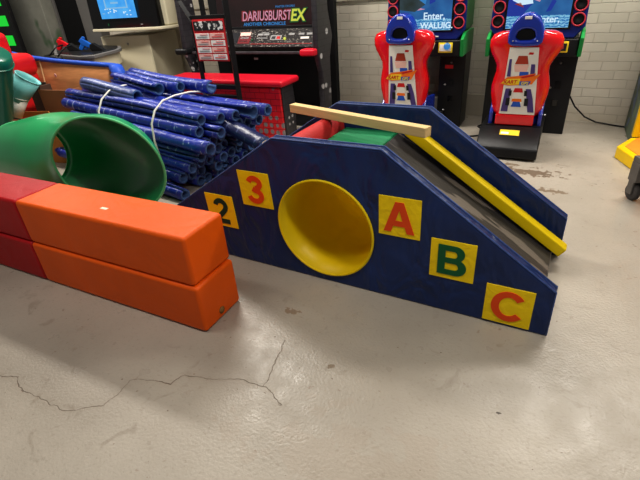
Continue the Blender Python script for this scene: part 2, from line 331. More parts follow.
# ---------------------------------------------------------------- the room
def floor_mat():
    m, nt, b = new_mat('painted_concrete'); N = nt.nodes; L = nt.links
    tc = N.new('ShaderNodeTexCoord'); sep = N.new('ShaderNodeSeparateXYZ')
    def noise(sc, det=5, vec=None, dist=0):
        n = N.new('ShaderNodeTexNoise'); n.inputs['Scale'].default_value = sc; n.inputs['Detail'].default_value = det; n.inputs['Distortion'].default_value = dist
        L.new(vec or tc.outputs['Object'], n.inputs['Vector']); return n.outputs[0]
    def math_(op, a, b_=None, c=None):
        n = N.new('ShaderNodeMath'); n.operation = op
        for i, v in enumerate((a, b_, c)):
            if v is None: continue
            if isinstance(v, (int, float)): n.inputs[i].default_value = v
            else: L.new(v, n.inputs[i])
        return n.outputs[0]
    def rng(v, a, b_, c=0, d=1):
        n = N.new('ShaderNodeMapRange'); L.new(v, n.inputs[0])
        for i, q in enumerate((a, b_, c, d)): n.inputs[i+1].default_value = q
        return n.outputs[0]
    def mixc(f, A, B):
        n = N.new('ShaderNodeMix'); n.data_type = 'RGBA'
        if isinstance(f, float): n.inputs[0].default_value = f
        else: L.new(f, n.inputs[0])
        for i, v in ((6, A), (7, B)):
            if isinstance(v, tuple): n.inputs[i].default_value = v
            else: L.new(v, n.inputs[i])
        return n.outputs[2]
    col = mixc(rng(noise(1.3), .35, .65), srgb(158, 150, 138), srgb(174, 166, 154))
    col = mixc(rng(noise(60, 3), .58, .75, 0, .35), col, srgb(134, 124, 110))
    col = mixc(rng(noise(7, 8, dist=1.5), .62, .72, 0, .5), col, srgb(138, 128, 114))
    # pinkish bare scuffs and dark chips
    col = mixc(rng(noise(18, 6), .70, .73, 0, .45), col, srgb(122, 100, 82))
    col = mixc(rng(noise(45, 2), .745, .76, 0, .8), col, srgb(110, 94, 78))
    # wobble for the crack
    nn = N.new('ShaderNodeTexNoise'); nn.inputs['Scale'].default_value = 14; nn.inputs['Detail'].default_value = 4
    L.new(tc.outputs['Object'], nn.inputs['Vector'])
    va = N.new('ShaderNodeVectorMath'); va.operation = 'MULTIPLY_ADD'; va.inputs[1].default_value = (.05, .05, 0); va.inputs[2].default_value = (-.025, -.025, 0)
    L.new(nn.outputs['Color'], va.inputs[0])
    vb = N.new('ShaderNodeVectorMath'); vb.operation = 'ADD'; L.new(tc.outputs['Object'], vb.inputs[0]); L.new(va.outputs[0], vb.inputs[1])
    P = vb.outputs[0]
    def seg(a, c):
        a = Vector((a[0], a[1], 0)); c = Vector((c[0], c[1], 0)); d = c-a
        s1 = N.new('ShaderNodeVectorMath'); s1.operation = 'SUBTRACT'; L.new(P, s1.inputs[0]); s1.inputs[1].default_value = a
        dt = N.new('ShaderNodeVectorMath'); dt.operation = 'DOT_PRODUCT'; L.new(s1.outputs[0], dt.inputs[0]); dt.inputs[1].default_value = d/d.length_squared
        cl = N.new('ShaderNodeClamp'); L.new(dt.outputs['Value'], cl.inputs[0])
        sc = N.new('ShaderNodeVectorMath'); sc.operation = 'SCALE'; sc.inputs[0].default_value = d; L.new(cl.outputs[0], sc.inputs['Scale'])
        ds = N.new('ShaderNodeVectorMath'); ds.operation = 'DISTANCE'; L.new(s1.outputs[0], ds.inputs[0]); L.new(sc.outputs[0], ds.inputs[1])
        return ds.outputs['Value']
    lines = [[(-2.012,.587),(-1.939,.625),(-1.835,.577),(-1.698,.59),(-1.582,.586),(-1.526,.604),(-1.434,.677),(-1.437,.814),(-1.359,.853),(-1.26,.872),(-1.238,.942),(-1.112,.959),(-.992,1.01),(-.857,1.021),(-.797,.98),(-.759,.964)],
             [(-.87,1.02),(-.90,1.16),(-.937,1.298)], [(-2.4,.62),(-2.012,.587)]]
    dmin = None
    for ln in lines:
        for a, c in zip(ln, ln[1:]):
            d = seg(a, c); dmin = d if dmin is None else math_('MINIMUM', dmin, d)
    thick = rng(noise(9), .3, .7, .0010, .0036)
    crack = math_('SUBTRACT', 1, math_('SMOOTH_MIN', math_('DIVIDE', dmin, thick), 1, .3))
    crack = rng(crack, 0, .6)
    halo = rng(dmin, .03, .0, 0, .12)
    col = mixc(halo, col, srgb(146, 132, 114))
    crk = math_('MULTIPLY', crack, rng(noise(5), .35, .6, .25, .85))
    col = mixc(crk, col, srgb(100, 86, 72))
    # worn patches
    def blob(x, y, rx, ry, c, ns=9, strength=.9):
        nonlocal col
        s1 = N.new('ShaderNodeVectorMath'); s1.operation = 'SUBTRACT'; L.new(tc.outputs['Object'], s1.inputs[0]); s1.inputs[1].default_value = (x, y, 0)
        s2 = N.new('ShaderNodeVectorMath'); s2.operation = 'MULTIPLY'; L.new(s1.outputs[0], s2.inputs[0]); s2.inputs[1].default_value = (1/rx, 1/ry, 0)
        ln = N.new('ShaderNodeVectorMath'); ln.operation = 'LENGTH'; L.new(s2.outputs[0], ln.inputs[0])
        v = math_('ADD', ln.outputs['Value'], rng(noise(ns, 6), .3, .7, -.8, .8))
        col = mixc(rng(v, .75, .62, 0, strength), col, c)
    blob(-.06, 3.78, .26, .10, srgb(112, 96, 80), 16)
    blob(-.28, 3.9, .12, .06, srgb(120, 104, 86), 20)
    blob(.1, 3.45, .10, .05, srgb(122, 106, 88), 20)
    blob(-1.003, 1.502, .05, .03, srgb(140, 122, 104), 30)
    blob(-.671, 1.233, .022, .016, srgb(120, 104, 84), 30)
    blob(.019, 1.267, .014, .008, srgb(70, 60, 50), 30)
    blob(-.35, .85, .5, .22, srgb(160, 142, 124), 7, .18)
    L.new(col, b.inputs['Base Color'])
    L.new(rng(noise(11, 8), .3, .7, .26, .46), b.inputs['Roughness'])
    b.inputs['Specular IOR Level'].default_value = .45
    b1 = N.new('ShaderNodeBump'); b1.inputs['Strength'].default_value = .45; b1.inputs['Distance'].default_value = .004; L.new(noise(80, 7), b1.inputs['Height'])
    b2 = N.new('ShaderNodeBump'); b2.inputs['Strength'].default_value = .35; b2.inputs['Distance'].default_value = .006; L.new(noise(6, 3), b2.inputs['Height']); L.new(b1.outputs[0], b2.inputs['Normal'])
    b3 = N.new('ShaderNodeBump'); b3.invert = True; b3.inputs['Strength'].default_value = .6; b3.inputs['Distance'].default_value = .004; L.new(crack, b3.inputs['Height']); L.new(b2.outputs[0], b3.inputs['Normal'])
    L.new(b3.outputs[0], b.inputs['Normal'])
    return m

def brick_mat():
    m, nt, b = new_mat('painted_brick'); N = nt.nodes; L = nt.links
    tc = N.new('ShaderNodeTexCoord'); sx = N.new('ShaderNodeSeparateXYZ'); cx = N.new('ShaderNodeCombineXYZ')
    L.new(tc.outputs['Object'], sx.inputs[0]); L.new(sx.outputs[0], cx.inputs[0]); L.new(sx.outputs[2], cx.inputs[1])
    n0 = N.new('ShaderNodeTexNoise'); n0.inputs['Scale'].default_value = 9; L.new(cx.outputs[0], n0.inputs['Vector'])
    va = N.new('ShaderNodeVectorMath'); va.operation = 'MULTIPLY_ADD'; va.inputs[1].default_value = (.012, .012, 0); L.new(n0.outputs['Color'], va.inputs[0]); L.new(cx.outputs[0], va.inputs[2])
    br = N.new('ShaderNodeTexBrick'); br.inputs['Scale'].default_value = 1; br.inputs['Brick Width'].default_value = .245; br.inputs['Row Height'].default_value = .0855
    br.inputs['Mortar Size'].default_value = .0045; br.inputs['Mortar Smooth'].default_value = .6; br.offset = .5
    br.inputs['Color1'].default_value = srgb(222, 214, 200); br.inputs['Color2'].default_value = srgb(212, 204, 190); br.inputs['Mortar'].default_value = srgb(199, 190, 176)
    L.new(va.outputs[0], br.inputs['Vector'])
    nz = N.new('ShaderNodeTexNoise'); nz.inputs['Scale'].default_value = 1.5; nz.inputs['Detail'].default_value = 5; L.new(tc.outputs['Object'], nz.inputs['Vector'])
    mr = N.new('ShaderNodeMapRange'); mr.inputs[1].default_value = .3; mr.inputs[2].default_value = .7; mr.inputs[3].default_value = .86; mr.inputs[4].default_value = 1.06; L.new(nz.outputs[0], mr.inputs[0])
    sc = N.new('ShaderNodeVectorMath'); sc.operation = 'SCALE'; L.new(br.outputs['Color'], sc.inputs[0]); L.new(mr.outputs[0], sc.inputs['Scale'])
    # warmer, darker tone toward the floor
    gz = N.new('ShaderNodeMapRange'); gz.inputs[1].default_value = .22; gz.inputs[2].default_value = 0; gz.inputs[3].default_value = 0; gz.inputs[4].default_value = .35; L.new(sx.outputs[2], gz.inputs[0])
    mg = N.new('ShaderNodeMix'); mg.data_type = 'RGBA'; mg.inputs[7].default_value = srgb(168, 152, 124); L.new(gz.outputs[0], mg.inputs[0]); L.new(sc.outputs[0], mg.inputs[6])
    L.new(mg.outputs[2], b.inputs['Base Color']); b.inputs['Roughness'].default_value = .6
    n2 = N.new('ShaderNodeTexNoise'); n2.inputs['Scale'].default_value = 40; L.new(tc.outputs['Object'], n2.inputs['Vector'])
    bp = N.new('ShaderNodeBump'); bp.inputs['Strength'].default_value = .6; bp.inputs['Distance'].default_value = .006; bp.invert = True; L.new(br.outputs['Fac'], bp.inputs['Height'])
    b2 = N.new('ShaderNodeBump'); b2.inputs['Strength'].default_value = .25; b2.inputs['Distance'].default_value = .004; L.new(n2.outputs[0], b2.inputs['Height']); L.new(bp.outputs[0], b2.inputs['Normal'])
    L.new(b2.outputs[0], b.inputs['Normal'])
    return m
M['floor'] = floor_mat(); M['brick'] = brick_mat()

WY = 5.40
fl = struct(MB().box(-10, 3.2, -2.5, WY, -.1, 0).build('floor', 'floor'))
wb = struct(MB().box(-10, 3.2, WY, WY+.15, -.1, 3.1).build('wall_back', 'brick'))
# paint band and pipe boss seen between the two driving cabinets
pl = struct(MB().box(-1.02, -.62, WY-.012, WY, 0, .24).build('trim_1', mat('fresh_wall_paint', srgb(196, 188, 172), .6, var=.05), bevel=.01))
struct(MB().box(-10, 3.2, WY-.03, WY, 1.235, 1.275).build('trim_2', mat('wall_paint_ledge', srgb(214, 208, 192), .6, var=.05), bevel=.006))
# far left: rendered pier, dark doorway with grey frames
struct(MB().box(-8.75, -7.48, WY-.28, WY, 0, 3.1).build('wall_pier', 'greywall', bevel=.01))
d = struct(MB().box(-7.50, -6.80, WY-.06, WY, 0, 2.2).build('door_1', 'black_matte', bevel=.005))
struct(MB().box(-7.76, -7.50, WY-.12, WY, 0, 2.3).build('trim_3', 'grey_panel', bevel=.01))
struct(MB().box(-7.46, -7.42, WY-.10, WY-.06, 0, 2.2).build('trim_4', 'grey_panel', bevel=.005))
struct(MB().box(-6.80, -6.44, WY-.16, WY, 0, 2.3).build('trim_5', 'grey_panel', bevel=.01))

# ---------------------------------------------------------------- soft-play slide
RAMP = thing('soft_play_slide', 'navy vinyl soft play slide with letter patches and a yellow round tunnel', 'play slide', (.151, 1.773, 0), -.0321)
HT, HE, UR, UL, UE = .789, .2405, -.7945, -1.38, -2.235
TC = (-1.11, .325); TR = .272
prof = [(0, 0), (0, HE), (UR, HT), (UL, HT), (UE, HE), (UE, 0)]
W = .785; TH = .055
def panel(name, a0, a1):
    o = MB().holed(prof, [circle(*TC, TR, 64)], a0, a1).build(name, 'navy', RAMP)
    bv = o.modifiers.new('bevel', 'BEVEL'); bv.width = .01; bv.segments = 2; bv.limit_method = 'ANGLE'; bv.angle_limit = math.radians(50)
    return o
p1 = panel('side_panel', 0, TH); p2 = panel('side_panel', W-TH, W)
for y in (.004, TH-.004):
    MB().tube([(u, y, z+.001) for u, z in [(0, .004), (0, HE), (UR, HT), (UL, HT), (UE, HE), (UE, .004)]], .0045, 6).build('edge_piping', 'navy_edge', p1, smooth=True)
    MB().tube([(u, W-TH+y, z+.001) for u, z in [(0, .004), (0, HE), (UR, HT), (UL, HT), (UE, HE), (UE, .004)]], .0045, 6).build('edge_piping', 'navy_edge', p2, smooth=True)
# tunnel
tb = MB(); n = 64
tb.loft([[(TC[0]+TR*math.cos(2*pi*i/n), y, TC[1]+TR*math.sin(2*pi*i/n)) for i in range(n)] for y in (-.004, .2, .4, .6, W+.004)])
tun = tb.build('tunnel_lining', 'yellow', RAMP, smooth=True, solid=.006)
for y in (-.005, W+.005):
    MB().tube([(TC[0]+(TR+.004)*math.cos(2*pi*i/n), y, TC[1]+(TR+.004)*math.sin(2*pi*i/n)) for i in range(n)], .007, 8, closed=True).build('tunnel_rim', 'yellow', tun, smooth=True)
# added yellow flap closing the tunnel's far mouth: darkens the inside, glows when backlit
fm, fnt, fb = new_mat('thin_yellow_vinyl'); fb.inputs['Base Color'].default_value = srgb(240, 210, 10); fb.inputs['Roughness'].default_value = .5
tl = fnt.nodes.new('ShaderNodeBsdfTranslucent'); tl.inputs[0].default_value = srgb(250, 225, 10)
ms = fnt.nodes.new('ShaderNodeMixShader'); ms.inputs[0].default_value = .4
fnt.links.new(fb.outputs[0], ms.inputs[1]); fnt.links.new(tl.outputs[0], ms.inputs[2]); fnt.links.new(ms.outputs[0], fnt.nodes['Material Output'].inputs[0])
fd = MB(); fd.bm.faces.new([fd.bm.verts.new((TC[0]+(TR+.015)*math.cos(2*pi*i/48), W+.012, TC[1]+(TR+.015)*math.sin(2*pi*i/48))) for i in range(48)])
fd.build('added_flap', fm, RAMP)
# platform and slope
UP, ZP = -.968, .645
MB().prism([(UP, ZP), (-.036, .07), (-.036, .004), (-.09, .004), (-.09, .06), (UP, ZP-.045)], TH, W-TH).build('slide_mat', 'mat_grey', RAMP, bevel=.008)
MB().prism([(UP-.002, ZP+.004), (-1.32, ZP+.004), (-1.32, ZP-.03), (UP-.002, ZP-.03)], TH, W-TH).build('green_top_pad', 'green_pad', RAMP, bevel=.010)
rp = [(-1.322, .63), (-1.325, .675), (-1.345, .712), (-1.375, .732), (-1.41, .728), (-1.44, .70), (-1.46, .655), (-1.47, .60), (-1.55, .56), (-1.66, .50), (-1.67, .44), (-1.86, .38), (-1.90, .33), (-1.91, .27), (-2.10, .21), (-2.16, .16), (-2.17, .0), (-2.10, 0), (-2.0, .13), (-1.75, .28), (-1.5, .46), (-1.40, .60), (-1.33, .615)]
MB().prism(rp, TH, W-TH).build('red_step_pad', 'red_pad', RAMP, bevel=.012)
# letter and number patches
S = .206
def arc(cx, cy, rx, ry, a0, a1, n=18): return [(cx+rx*math.cos(math.radians(a0+(a1-a0)*i/n)), cy+ry*math.sin(math.radians(a0+(a1-a0)*i/n))) for i in range(n+1)]
def ribbon(pts, w):
    L_, R_ = [], []
    for i, p in enumerate(pts):
        a = pts[max(i-1, 0)]; b = pts[min(i+1, len(pts)-1)]; dx, dy = b[0]-a[0], b[1]-a[1]; l = math.hypot(dx, dy)
        L_.append((p[0]-dy/l*w/2, p[1]+dx/l*w/2)); R_.append((p[0]+dy/l*w/2, p[1]-dx/l*w/2))
    return L_+R_[::-1]
def glyph(ch, size, m, parent, x, y, z):
    b = MB(); t0, t1 = -.0015, .0015
    if ch == 'A': b.holed([(0, 0), (.23, 0), (.30, .21), (.66, .21), (.73, 0), (.96, 0), (.61, 1), (.35, 1)], [[(.37, .39), (.59, .39), (.48, .74)]], t0, t1); cx = .48
    elif ch == 'B': b.holed([(0, 0)]+arc(.52, .285, .32, .285, -90, 58)+arc(.50, .745, .27, .255, -48, 90)+[(0, 1)], [[(.22, .18)]+arc(.50, .295, .11, .115, -90, 90)+[(.22, .41)], [(.22, .59)]+arc(.46, .705, .10, .115, -90, 90)+[(.22, .82)]], t0, t1); cx = .42
    elif ch == 'C': b.prism(arc(.48, .5, .48, .52, 38, 322, 40)+arc(.48, .5, .26, .33, 322, 38, 40), t0, t1); cx = .46
    elif ch == '3': b.prism(ribbon(arc(.38, .735, .225, .175, 168, -80), .19), t0, t1); b.prism(ribbon([(.30, .54)]+arc(.38, .285, .25, .20, 88, -168), .19), t0-.0002, t1); cx = .38
    else: b.prism(ribbon(arc(.38, .70, .225, .21, 172, -30)+[(.50, .50), (.18, .20), (.10, .08)], .19), t0, t1); b.prism([(.02, 0), (.70, 0), (.70, .18), (.10, .18), (.02, .08)], t0-.0002, t1); cx = .36
    for v in b.bm.verts: v.co.x = x+(v.co.x-cx)*size; v.co.z = z+(v.co.z-.5)*size; v.co.y += y
    return b.build('letter', m, parent)
def patch(u, v, ch, m, rot=0, size=.155, sk=0):
    p = MB().prism([(u, v), (u+S, v), (u+S+sk, v+S), (u+sk, v+S)], -.004, .002).build('letter_patch', 'yellow_patch', RAMP, bevel=.002)
    glyph(ch, size, m, p, u+S/2+sk/2, -.0055, v+S/2)
patch(-.804, .370, 'A', 'letter_red', size=.158)
patch(-.545, .195, 'B', 'letter_green', size=.158)
patch(-.279, .014, 'C', 'letter_red', size=.158)
patch(-1.622, .388, '3', 'letter_red', sk=-.012, size=.162)
patch(-1.897, .212, '2', 'letter_dark', sk=-.012, size=.162)

# yellow beam lying down the slide, pine batten across the top
def beam_between(name, A, B, w, h, m, label, cat, bev):
    A = Vector(A); B = Vector(B); d = B-A; L = d.length; X = d.normalized(); Y = Vector((0, 0, 1)).cross(X).normalized(); Z = X.cross(Y)
    o = MB().box(0, L, -w/2, w/2, 0, h).build(name, m, None, bevel=bev)
    o.matrix_world = Matrix(((X.x, Y.x, Z.x, A.x), (X.y, Y.y, Z.y, A.y), (X.z, Y.z, Z.z, A.z), (0, 0, 0, 1)))
    return tag(o, label, cat)
def RW(u, n_, v):
    c, s = math.cos(-.0321), math.sin(-.0321); return (.151+u*c-n_*s, 1.773+u*s+n_*c, v)
beam_between('padded_beam', RW(-.905, .665, .662), RW(-.002, .652, .060), .072, .062, 'yellow', 'long yellow padded beam lying down the slide beside its far panel', 'beam', .008)
beam_between('timber_batten', RW(-1.672, .685, .735), RW(-.700, .400, .737), .055, .05, 'pine', 'pale pine timber batten resting across the top of the blue slide', 'batten', .003)

# ---------------------------------------------------------------- stacked orange / red play beams
def stack_beam(name, label, x1, y0, y1, z0, z1, xs, rz, scuff):
    t = thing(name, label, 'play block', (x1, y0, z0), rz)
    D = y1-y0; H = z1-z0; Lo = x1-xs
    MB().box(-Lo, 0, 0, D, 0, H).build('orange_section', 'orange', t, bevel=.019, seg=3)
    MB().box(-Lo-1.25, -Lo, 0, D, 0, H).build('red_section', 'red_vinyl', t, bevel=.019, seg=3)
    for y, z in ((.005, H-.005), (D-.005, H-.005), (.005, .006)):
        MB().tube([(-Lo-1.25, y, z), (-.012, y, z)], .0045, 6).build('seam_piping', 'orange' , t, smooth=True) if False else None
    return t
top = stack_beam('soft_play_beam', 'upper orange and red vinyl foam beam lying on the stack', -1.332, 1.200, 1.480, .264, .523, -2.542, .0, 1)
low = stack_beam('soft_play_beam', 'lower orange and red vinyl foam beam resting on the floor', -1.316, 1.190, 1.475, .001, .264, -2.539, .0, 0)
MB().box(-.64, -.595, .10, .118, .2585, .260).build('torn_sticker', 'white_paint', top)
sc_ = MB().lathe([(.0, 0), (.018, .0), (.02, .004), (.0, .005)], 9, m=T(.0, .13, .05) @ Matrix.Rotation(pi/2, 4, 'Y')).build('scuff_patch', mat('scuffed_foam', srgb(150, 110, 60), .8, var=.3, vscale=80), low, smooth=True)

# ---------------------------------------------------------------- green tube slide elbow
def ring(C, az, el, R, n=56, ph=0):
    N = Vector((math.cos(el)*math.cos(az), math.cos(el)*math.sin(az), math.sin(el)))
    A = N.cross(Vector((0, 0, 1))).normalized(); B = A.cross(N)
    return [C+A*R*math.cos(2*pi*i/n)+B*R*math.sin(2*pi*i/n) for i in range(n)]
gt = thing('tube_slide_elbow', 'curved green plastic tube slide section lying open behind the orange stack', 'slide section', (-2.9, 2.05, 0))
KEYS = [(-2.532, 1.831, .482, -1.138, -.189, .36), (-2.72, 1.945, .435, -.85, 0, .355), (-3.0, 2.03, .39, -.5, .1, .355), (-3.36, 2.07, .39, -.25, .15, .335), (-3.82, 2.06, .35, -.62, .12, .285)]
def cat(a, b, c, d, t): return .5*((2*b)+(-a+c)*t+(2*a-5*b+4*c-d)*t*t+(-a+3*b-3*c+d)*t**3)
rings = []
for k in range(len(KEYS)-1):
    q = [KEYS[max(k-1, 0)], KEYS[k], KEYS[k+1], KEYS[min(k+2, len(KEYS)-1)]]
    for m_ in range(5 if k < len(KEYS)-2 else 6):
        v = [cat(q[0][i], q[1][i], q[2][i], q[3][i], m_/5) for i in range(6)]
        rings.append([p-Vector((-2.9, 2.05, 0)) for p in ring(Vector(v[:3]), v[3], v[4], v[5])])
g_o = MB().loft(rings).build('tube_wall', 'slide_green', gt, smooth=True, solid=.008)
MB().tube(rings[0], .009, 6, closed=True).build('tube_rim', 'rim_highlight', gt, smooth=True)
MB().tube(rings[-1], .008, 6, closed=True).build('tube_rim', 'rim_highlight', gt, smooth=True)

# ---------------------------------------------------------------- pile of blue padded tubes
PU = Vector((-1, .15, .045)).normalized(); PN = Vector((.15, 1, 0)).normalized()
def pile_tube(r0, L, mats, seed, sag=.0, flat=0, open_=False, slit=.25):
    """local: runs along -x, hollow, with a slit"""
    rnd = random.Random(seed); n = 14; K = 14
    t = thing('padded_tube', 'blue vinyl foam tube', 'foam tube')
    ph = rnd.uniform(0, 2*pi); w = rnd.uniform(.003, .01)
    def rings_(r, extra=0, gap=slit):
        R = []
        for k in range(K+1):
            f = k/K; x = -L*f+(extra if k == 0 else -extra if k == K else 0)
            cy = w*math.sin(4*f+ph); cz = -sag*math.sin(pi*f)+w*math.cos(5*f+ph)
            if open_ and k < 3: rr = r*(1+.14*(3-k)/3); g = gap+.35*(3-k)/3
            else: rr = r; g = gap
            g *= 1+.3*math.sin(3*f+ph)
            R.append([(x, cy+rr*math.cos(ph+g/2+(2*pi-g)*j/n), cz+(1-flat)*rr*math.sin(ph+g/2+(2*pi-g)*j/n)) for j in range(n+1)])
        return R
    MB().loft(rings_(r0), close=False).build('vinyl_cover', mats, t, smooth=True, solid=.004)
    MB().loft(rings_(r0-.009, .004), close=False).build('foam_lining', 'foam', t, smooth=True, solid=.013)
    return t
protos = [pile_tube(.048, 1.92, 'tube_blue', 1), pile_tube(.048, 1.88, 'tube_blue', 2, slit=.5), pile_tube(.050, 1.92, 'tube_blue', 3, open_=True, slit=.6), pile_tube(.046, 1.75, 'tube_dark', 4), pile_tube(.047, 1.72, 'tube_dark', 5, slit=.5)]
used = set()
def place_tube(k, P, ax, roll, label, group, cat='foam tube'):
    if k in used: o = dup(protos[k])
    else: o = protos[k]; used.add(k)
    o['label'] = label; o['category'] = cat
    if group: o['group'] = group
    elif 'group' in o: del o['group']
    X = -Vector(ax).normalized(); Y = Vector((0, 0, 1)).cross(X).normalized(); Z = X.cross(Y)
    R = Matrix((X, Y, Z)).transposed().to_4x4() @ Matrix.Rotation(roll, 4, 'X')
    o.rotation_euler = R.to_euler(); o.location = P
    return o
rows = [8, 8, 8, 7, 7, 6, 5]
OFF = [0, .05, 0.0, .05, 0.01, .08, .14]
G1 = 'blue padded tubes bundled in the strapped pile'
front_names = ['lowest', 'second-lowest', 'third from the floor', 'fourth from the floor', 'fifth from the floor', 'sixth from the floor']
for r, cnt in enumerate(rows):
    z = .054+.087*r
    for j in range(cnt):
        nn_ = OFF[r]+j*.104+random.uniform(-.005, .005)
        x = -2.60+.30*z+.015*j+random.uniform(-.05, .05)-(.16 if r == 0 and j == 0 else 0)
        if j == 0 and r == 4: x = -2.26
        if j == 0 and r in (3, 5): x = -2.44
        if r == 6: x = [-2.45, -2.36, -2.30, -2.20, -2.14][j]
        if r == 5 and j: x += .08
        base = Vector((x, 2.53, z))+PN*nn_+Vector((0, .15*(-2.4-x), 0))
        zz = z
        if r == 6:
            lab = 'blue tube along the pile top, ' + ['nearest the front', 'second from the front', 'in the middle', 'second from the back', 'at the back beside the red bench'][j]; grp = G1
        elif j == 0:
            lab = 'blue foam tube on the near side of the strapped pile, ' + front_names[r]; grp = G1
        else:
            lab = 'blue hollow foam tube deep in the strapped pile, only its open end showing'; grp = 'tube ends packed inside the pile'
        k = (2 if (r, j) in ((4, 0), (6, 3)) else random.choice([0, 1]) if (j <= 1 or r >= 5) else random.choice([3, 4, 0]))
        place_tube(k, (base.x, base.y, zz), PU, random.uniform(0, 6), lab, grp)
for x, y, z, lb in ((-2.70, 2.47, .054, 'blue foam tube lying on the floor just in front of the strapped pile'), (-2.58, 2.50, .150, 'blue foam tube leaning on the front of the pile above the floor tube'), (-2.50, 2.40, .054, 'blue foam tube on the floor nearest the slide, furthest forward of the pile')):
    place_tube(1, (x, y, z), PU, 2.0, lb, None)
# loose tubes thrown on top
def loose(A, B, r, m, label, seed, **kw):
    A = Vector(A); B = Vector(B); t = pile_tube(r, (B-A).length, m, seed, **kw)
    X = (A-B).normalized(); Y = Vector((0, 0, 1)).cross(X).normalized(); Z = X.cross(Y)
    t.rotation_euler = Matrix((X, Y, Z)).transposed().to_euler(); t.location = A; t['label'] = label; t['group'] = 'loose blue tubes thrown on the pile'
    return t
loose((-3.31, 2.88, .682), (-4.06, 2.96, .755), .056, 'tube_grey', 'short faded grey-blue foam tube lying on top of the pile', 11, slit=.05)
loose((-3.15, 3.00, .725), (-3.85, 3.14, .775), .05, 'tube_blue', 'short blue foam tube with split end, just behind the faded one', 12, open_=True, slit=.7)
loose((-2.98, 3.08, .725), (-3.80, 3.28, .765), .047, 'tube_blue', 'blue foam tube on the pile, third behind the faded one', 13, slit=.5)
loose((-2.68, 3.14, .715), (-3.85, 3.38, .77), .05, 'tube_blue', 'blue foam tube furthest back on the pile, reaching toward the red bench', 14, open_=True, slit=.6)
dr = loose((-1.96, 2.80, .375), (-2.40, 2.87, .52), .075, 'tube_dark', 'wide dark navy sleeve drooping from the right end of the pile', 15, slit=1.6, flat=.25)
# straps
def strap(x0, label):
    o0 = Vector((x0, 2.53+.15*(-2.4-x0)-.055, 0)); h = .045*(-2.4-x0)
    pts = []
    base = [(0, .01), (-.004, .2), (.0, .40), (.03, .53), (.10, .62), (.20, .675), (.33, .69), (.5, .685), (.62, .66), (.70, .58), (.80, .4), (.86, .2), (.86, .01)]
    for k, (a, b_) in enumerate(base):
        p = o0+PN*a; pts.append((p.x-.16*b_, p.y, b_+ (h if b_ > .1 else 0)))
    m = MB()
    rings_ = []
    for p in pts:
        rings_.append([Vector(p)+Vector((-.011, 0, 0)), Vector(p)+Vector((.011, 0, 0))])
    # widen along the pile direction, thin otherwise
    m.tube(pts, .0085, 6)
    return tag(m.build('strap', 'strap', smooth=True), label, 'strap', 'white straps round the tube pile')
strap(-2.78, 'white strap round the blue tube pile, nearer its open ends')
strap(-3.52, 'white strap round the blue tube pile, nearer the cardboard box')

# ---------------------------------------------------------------- left clutter
# curved plywood board with blue padded edge
bd = thing('curved_board', 'curved plywood board with a blue padded top edge leaning behind the tubes', 'board', (-5.1, 3.55, 0))
rg = []
NB = 14
def bx_(f): return (-1.0+1.72*f, .10-.34*math.sin(pi*(.15+.85*f))*.55, .0)
for k in range(NB+1):
    f = k/NB; x, y, _ = bx_(f); zt = .945-.12*f-.03*f*f
    rg.append([(x, y-.10*(1-q)-.02, zt*q) for q in (0, .25, .5, .75, 1)])
MB().loft(rg, close=False).build('plywood_sheet', 'ply', bd, smooth=True, solid=.018)
MB().tube([(r[-1][0], r[-1][1], r[-1][2]+.005) for r in rg], .026, 8).build('edge_padding', 'trim_blue', bd, smooth=True)
e = rg[-1][-1]
MB().tube([(e[0]-.05, e[1]-.01, e[2]-.01), (e[0]+.03, e[1]-.02, e[2]-.03), (e[0]+.07, e[1]-.03, e[2]-.10), (e[0]+.04, e[1]-.04, e[2]-.2)], .05, 8, radii=[.04, .075, .08, .06]).build('padding_end', 'trim_blue', bd, smooth=True)
f6 = rg[6]
MB().tube([(p[0], p[1]-.012, p[2]) for p in f6], .009, 6).build('board_seam', mat('pale_seam', srgb(226, 190, 140), .6), bd)
f8 = rg[8]
MB().lathe([(0, 0), (.022, 0), (.018, .004), (0, .005)], 10, m=T((f8[3][0]+f8[4][0])/2-.04, f8[3][1]-.012, .72) @ Matrix.Rotation(pi/2, 4, 'X')).build('pale_scar', 'pr_pink', bd)

# open cardboard box
cb = thing('cardboard_box', 'open brown cardboard box standing left of the blue tubes', 'box', (-4.82, 2.98, .03), .10)
MB().box(-.02, .40, -.012, 0, 0, .635).build('box_front', 'card', cb, bevel=.002)
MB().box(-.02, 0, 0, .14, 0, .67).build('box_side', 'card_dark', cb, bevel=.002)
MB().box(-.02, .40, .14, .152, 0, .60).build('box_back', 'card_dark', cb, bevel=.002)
MB().box(.388, .40, 0, .14, 0, .635).build('box_side', 'card', cb, bevel=.002)
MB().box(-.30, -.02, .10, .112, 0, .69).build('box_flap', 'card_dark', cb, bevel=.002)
# low orange-brown carton
cc = thing('small_carton', 'flattened orange-brown carton lying behind the green tube slide', 'box', (-4.95, 2.62, 0), .15)
MB().box(-.25, .98, 0, .25, 0, .36).build('carton_body', 'card_or', cc, bevel=.004)
MB().prism([(-.25, .40), (.35, .40), (.30, .47), (-.18, .455)], .23, .245).build('carton_flap', 'card_or', cc, bevel=.002)
tag(MB().tube([(-5.22, 2.60, .44), (-5.12, 2.58, .47), (-4.95, 2.58, .455), (-4.8, 2.60, .47), (-4.62, 2.64, .44), (-4.45, 2.72, .42)], .006, 6).build('wire', 'cable', smooth=True), 'thin dark wire trailing over the orange-brown carton', 'wire')

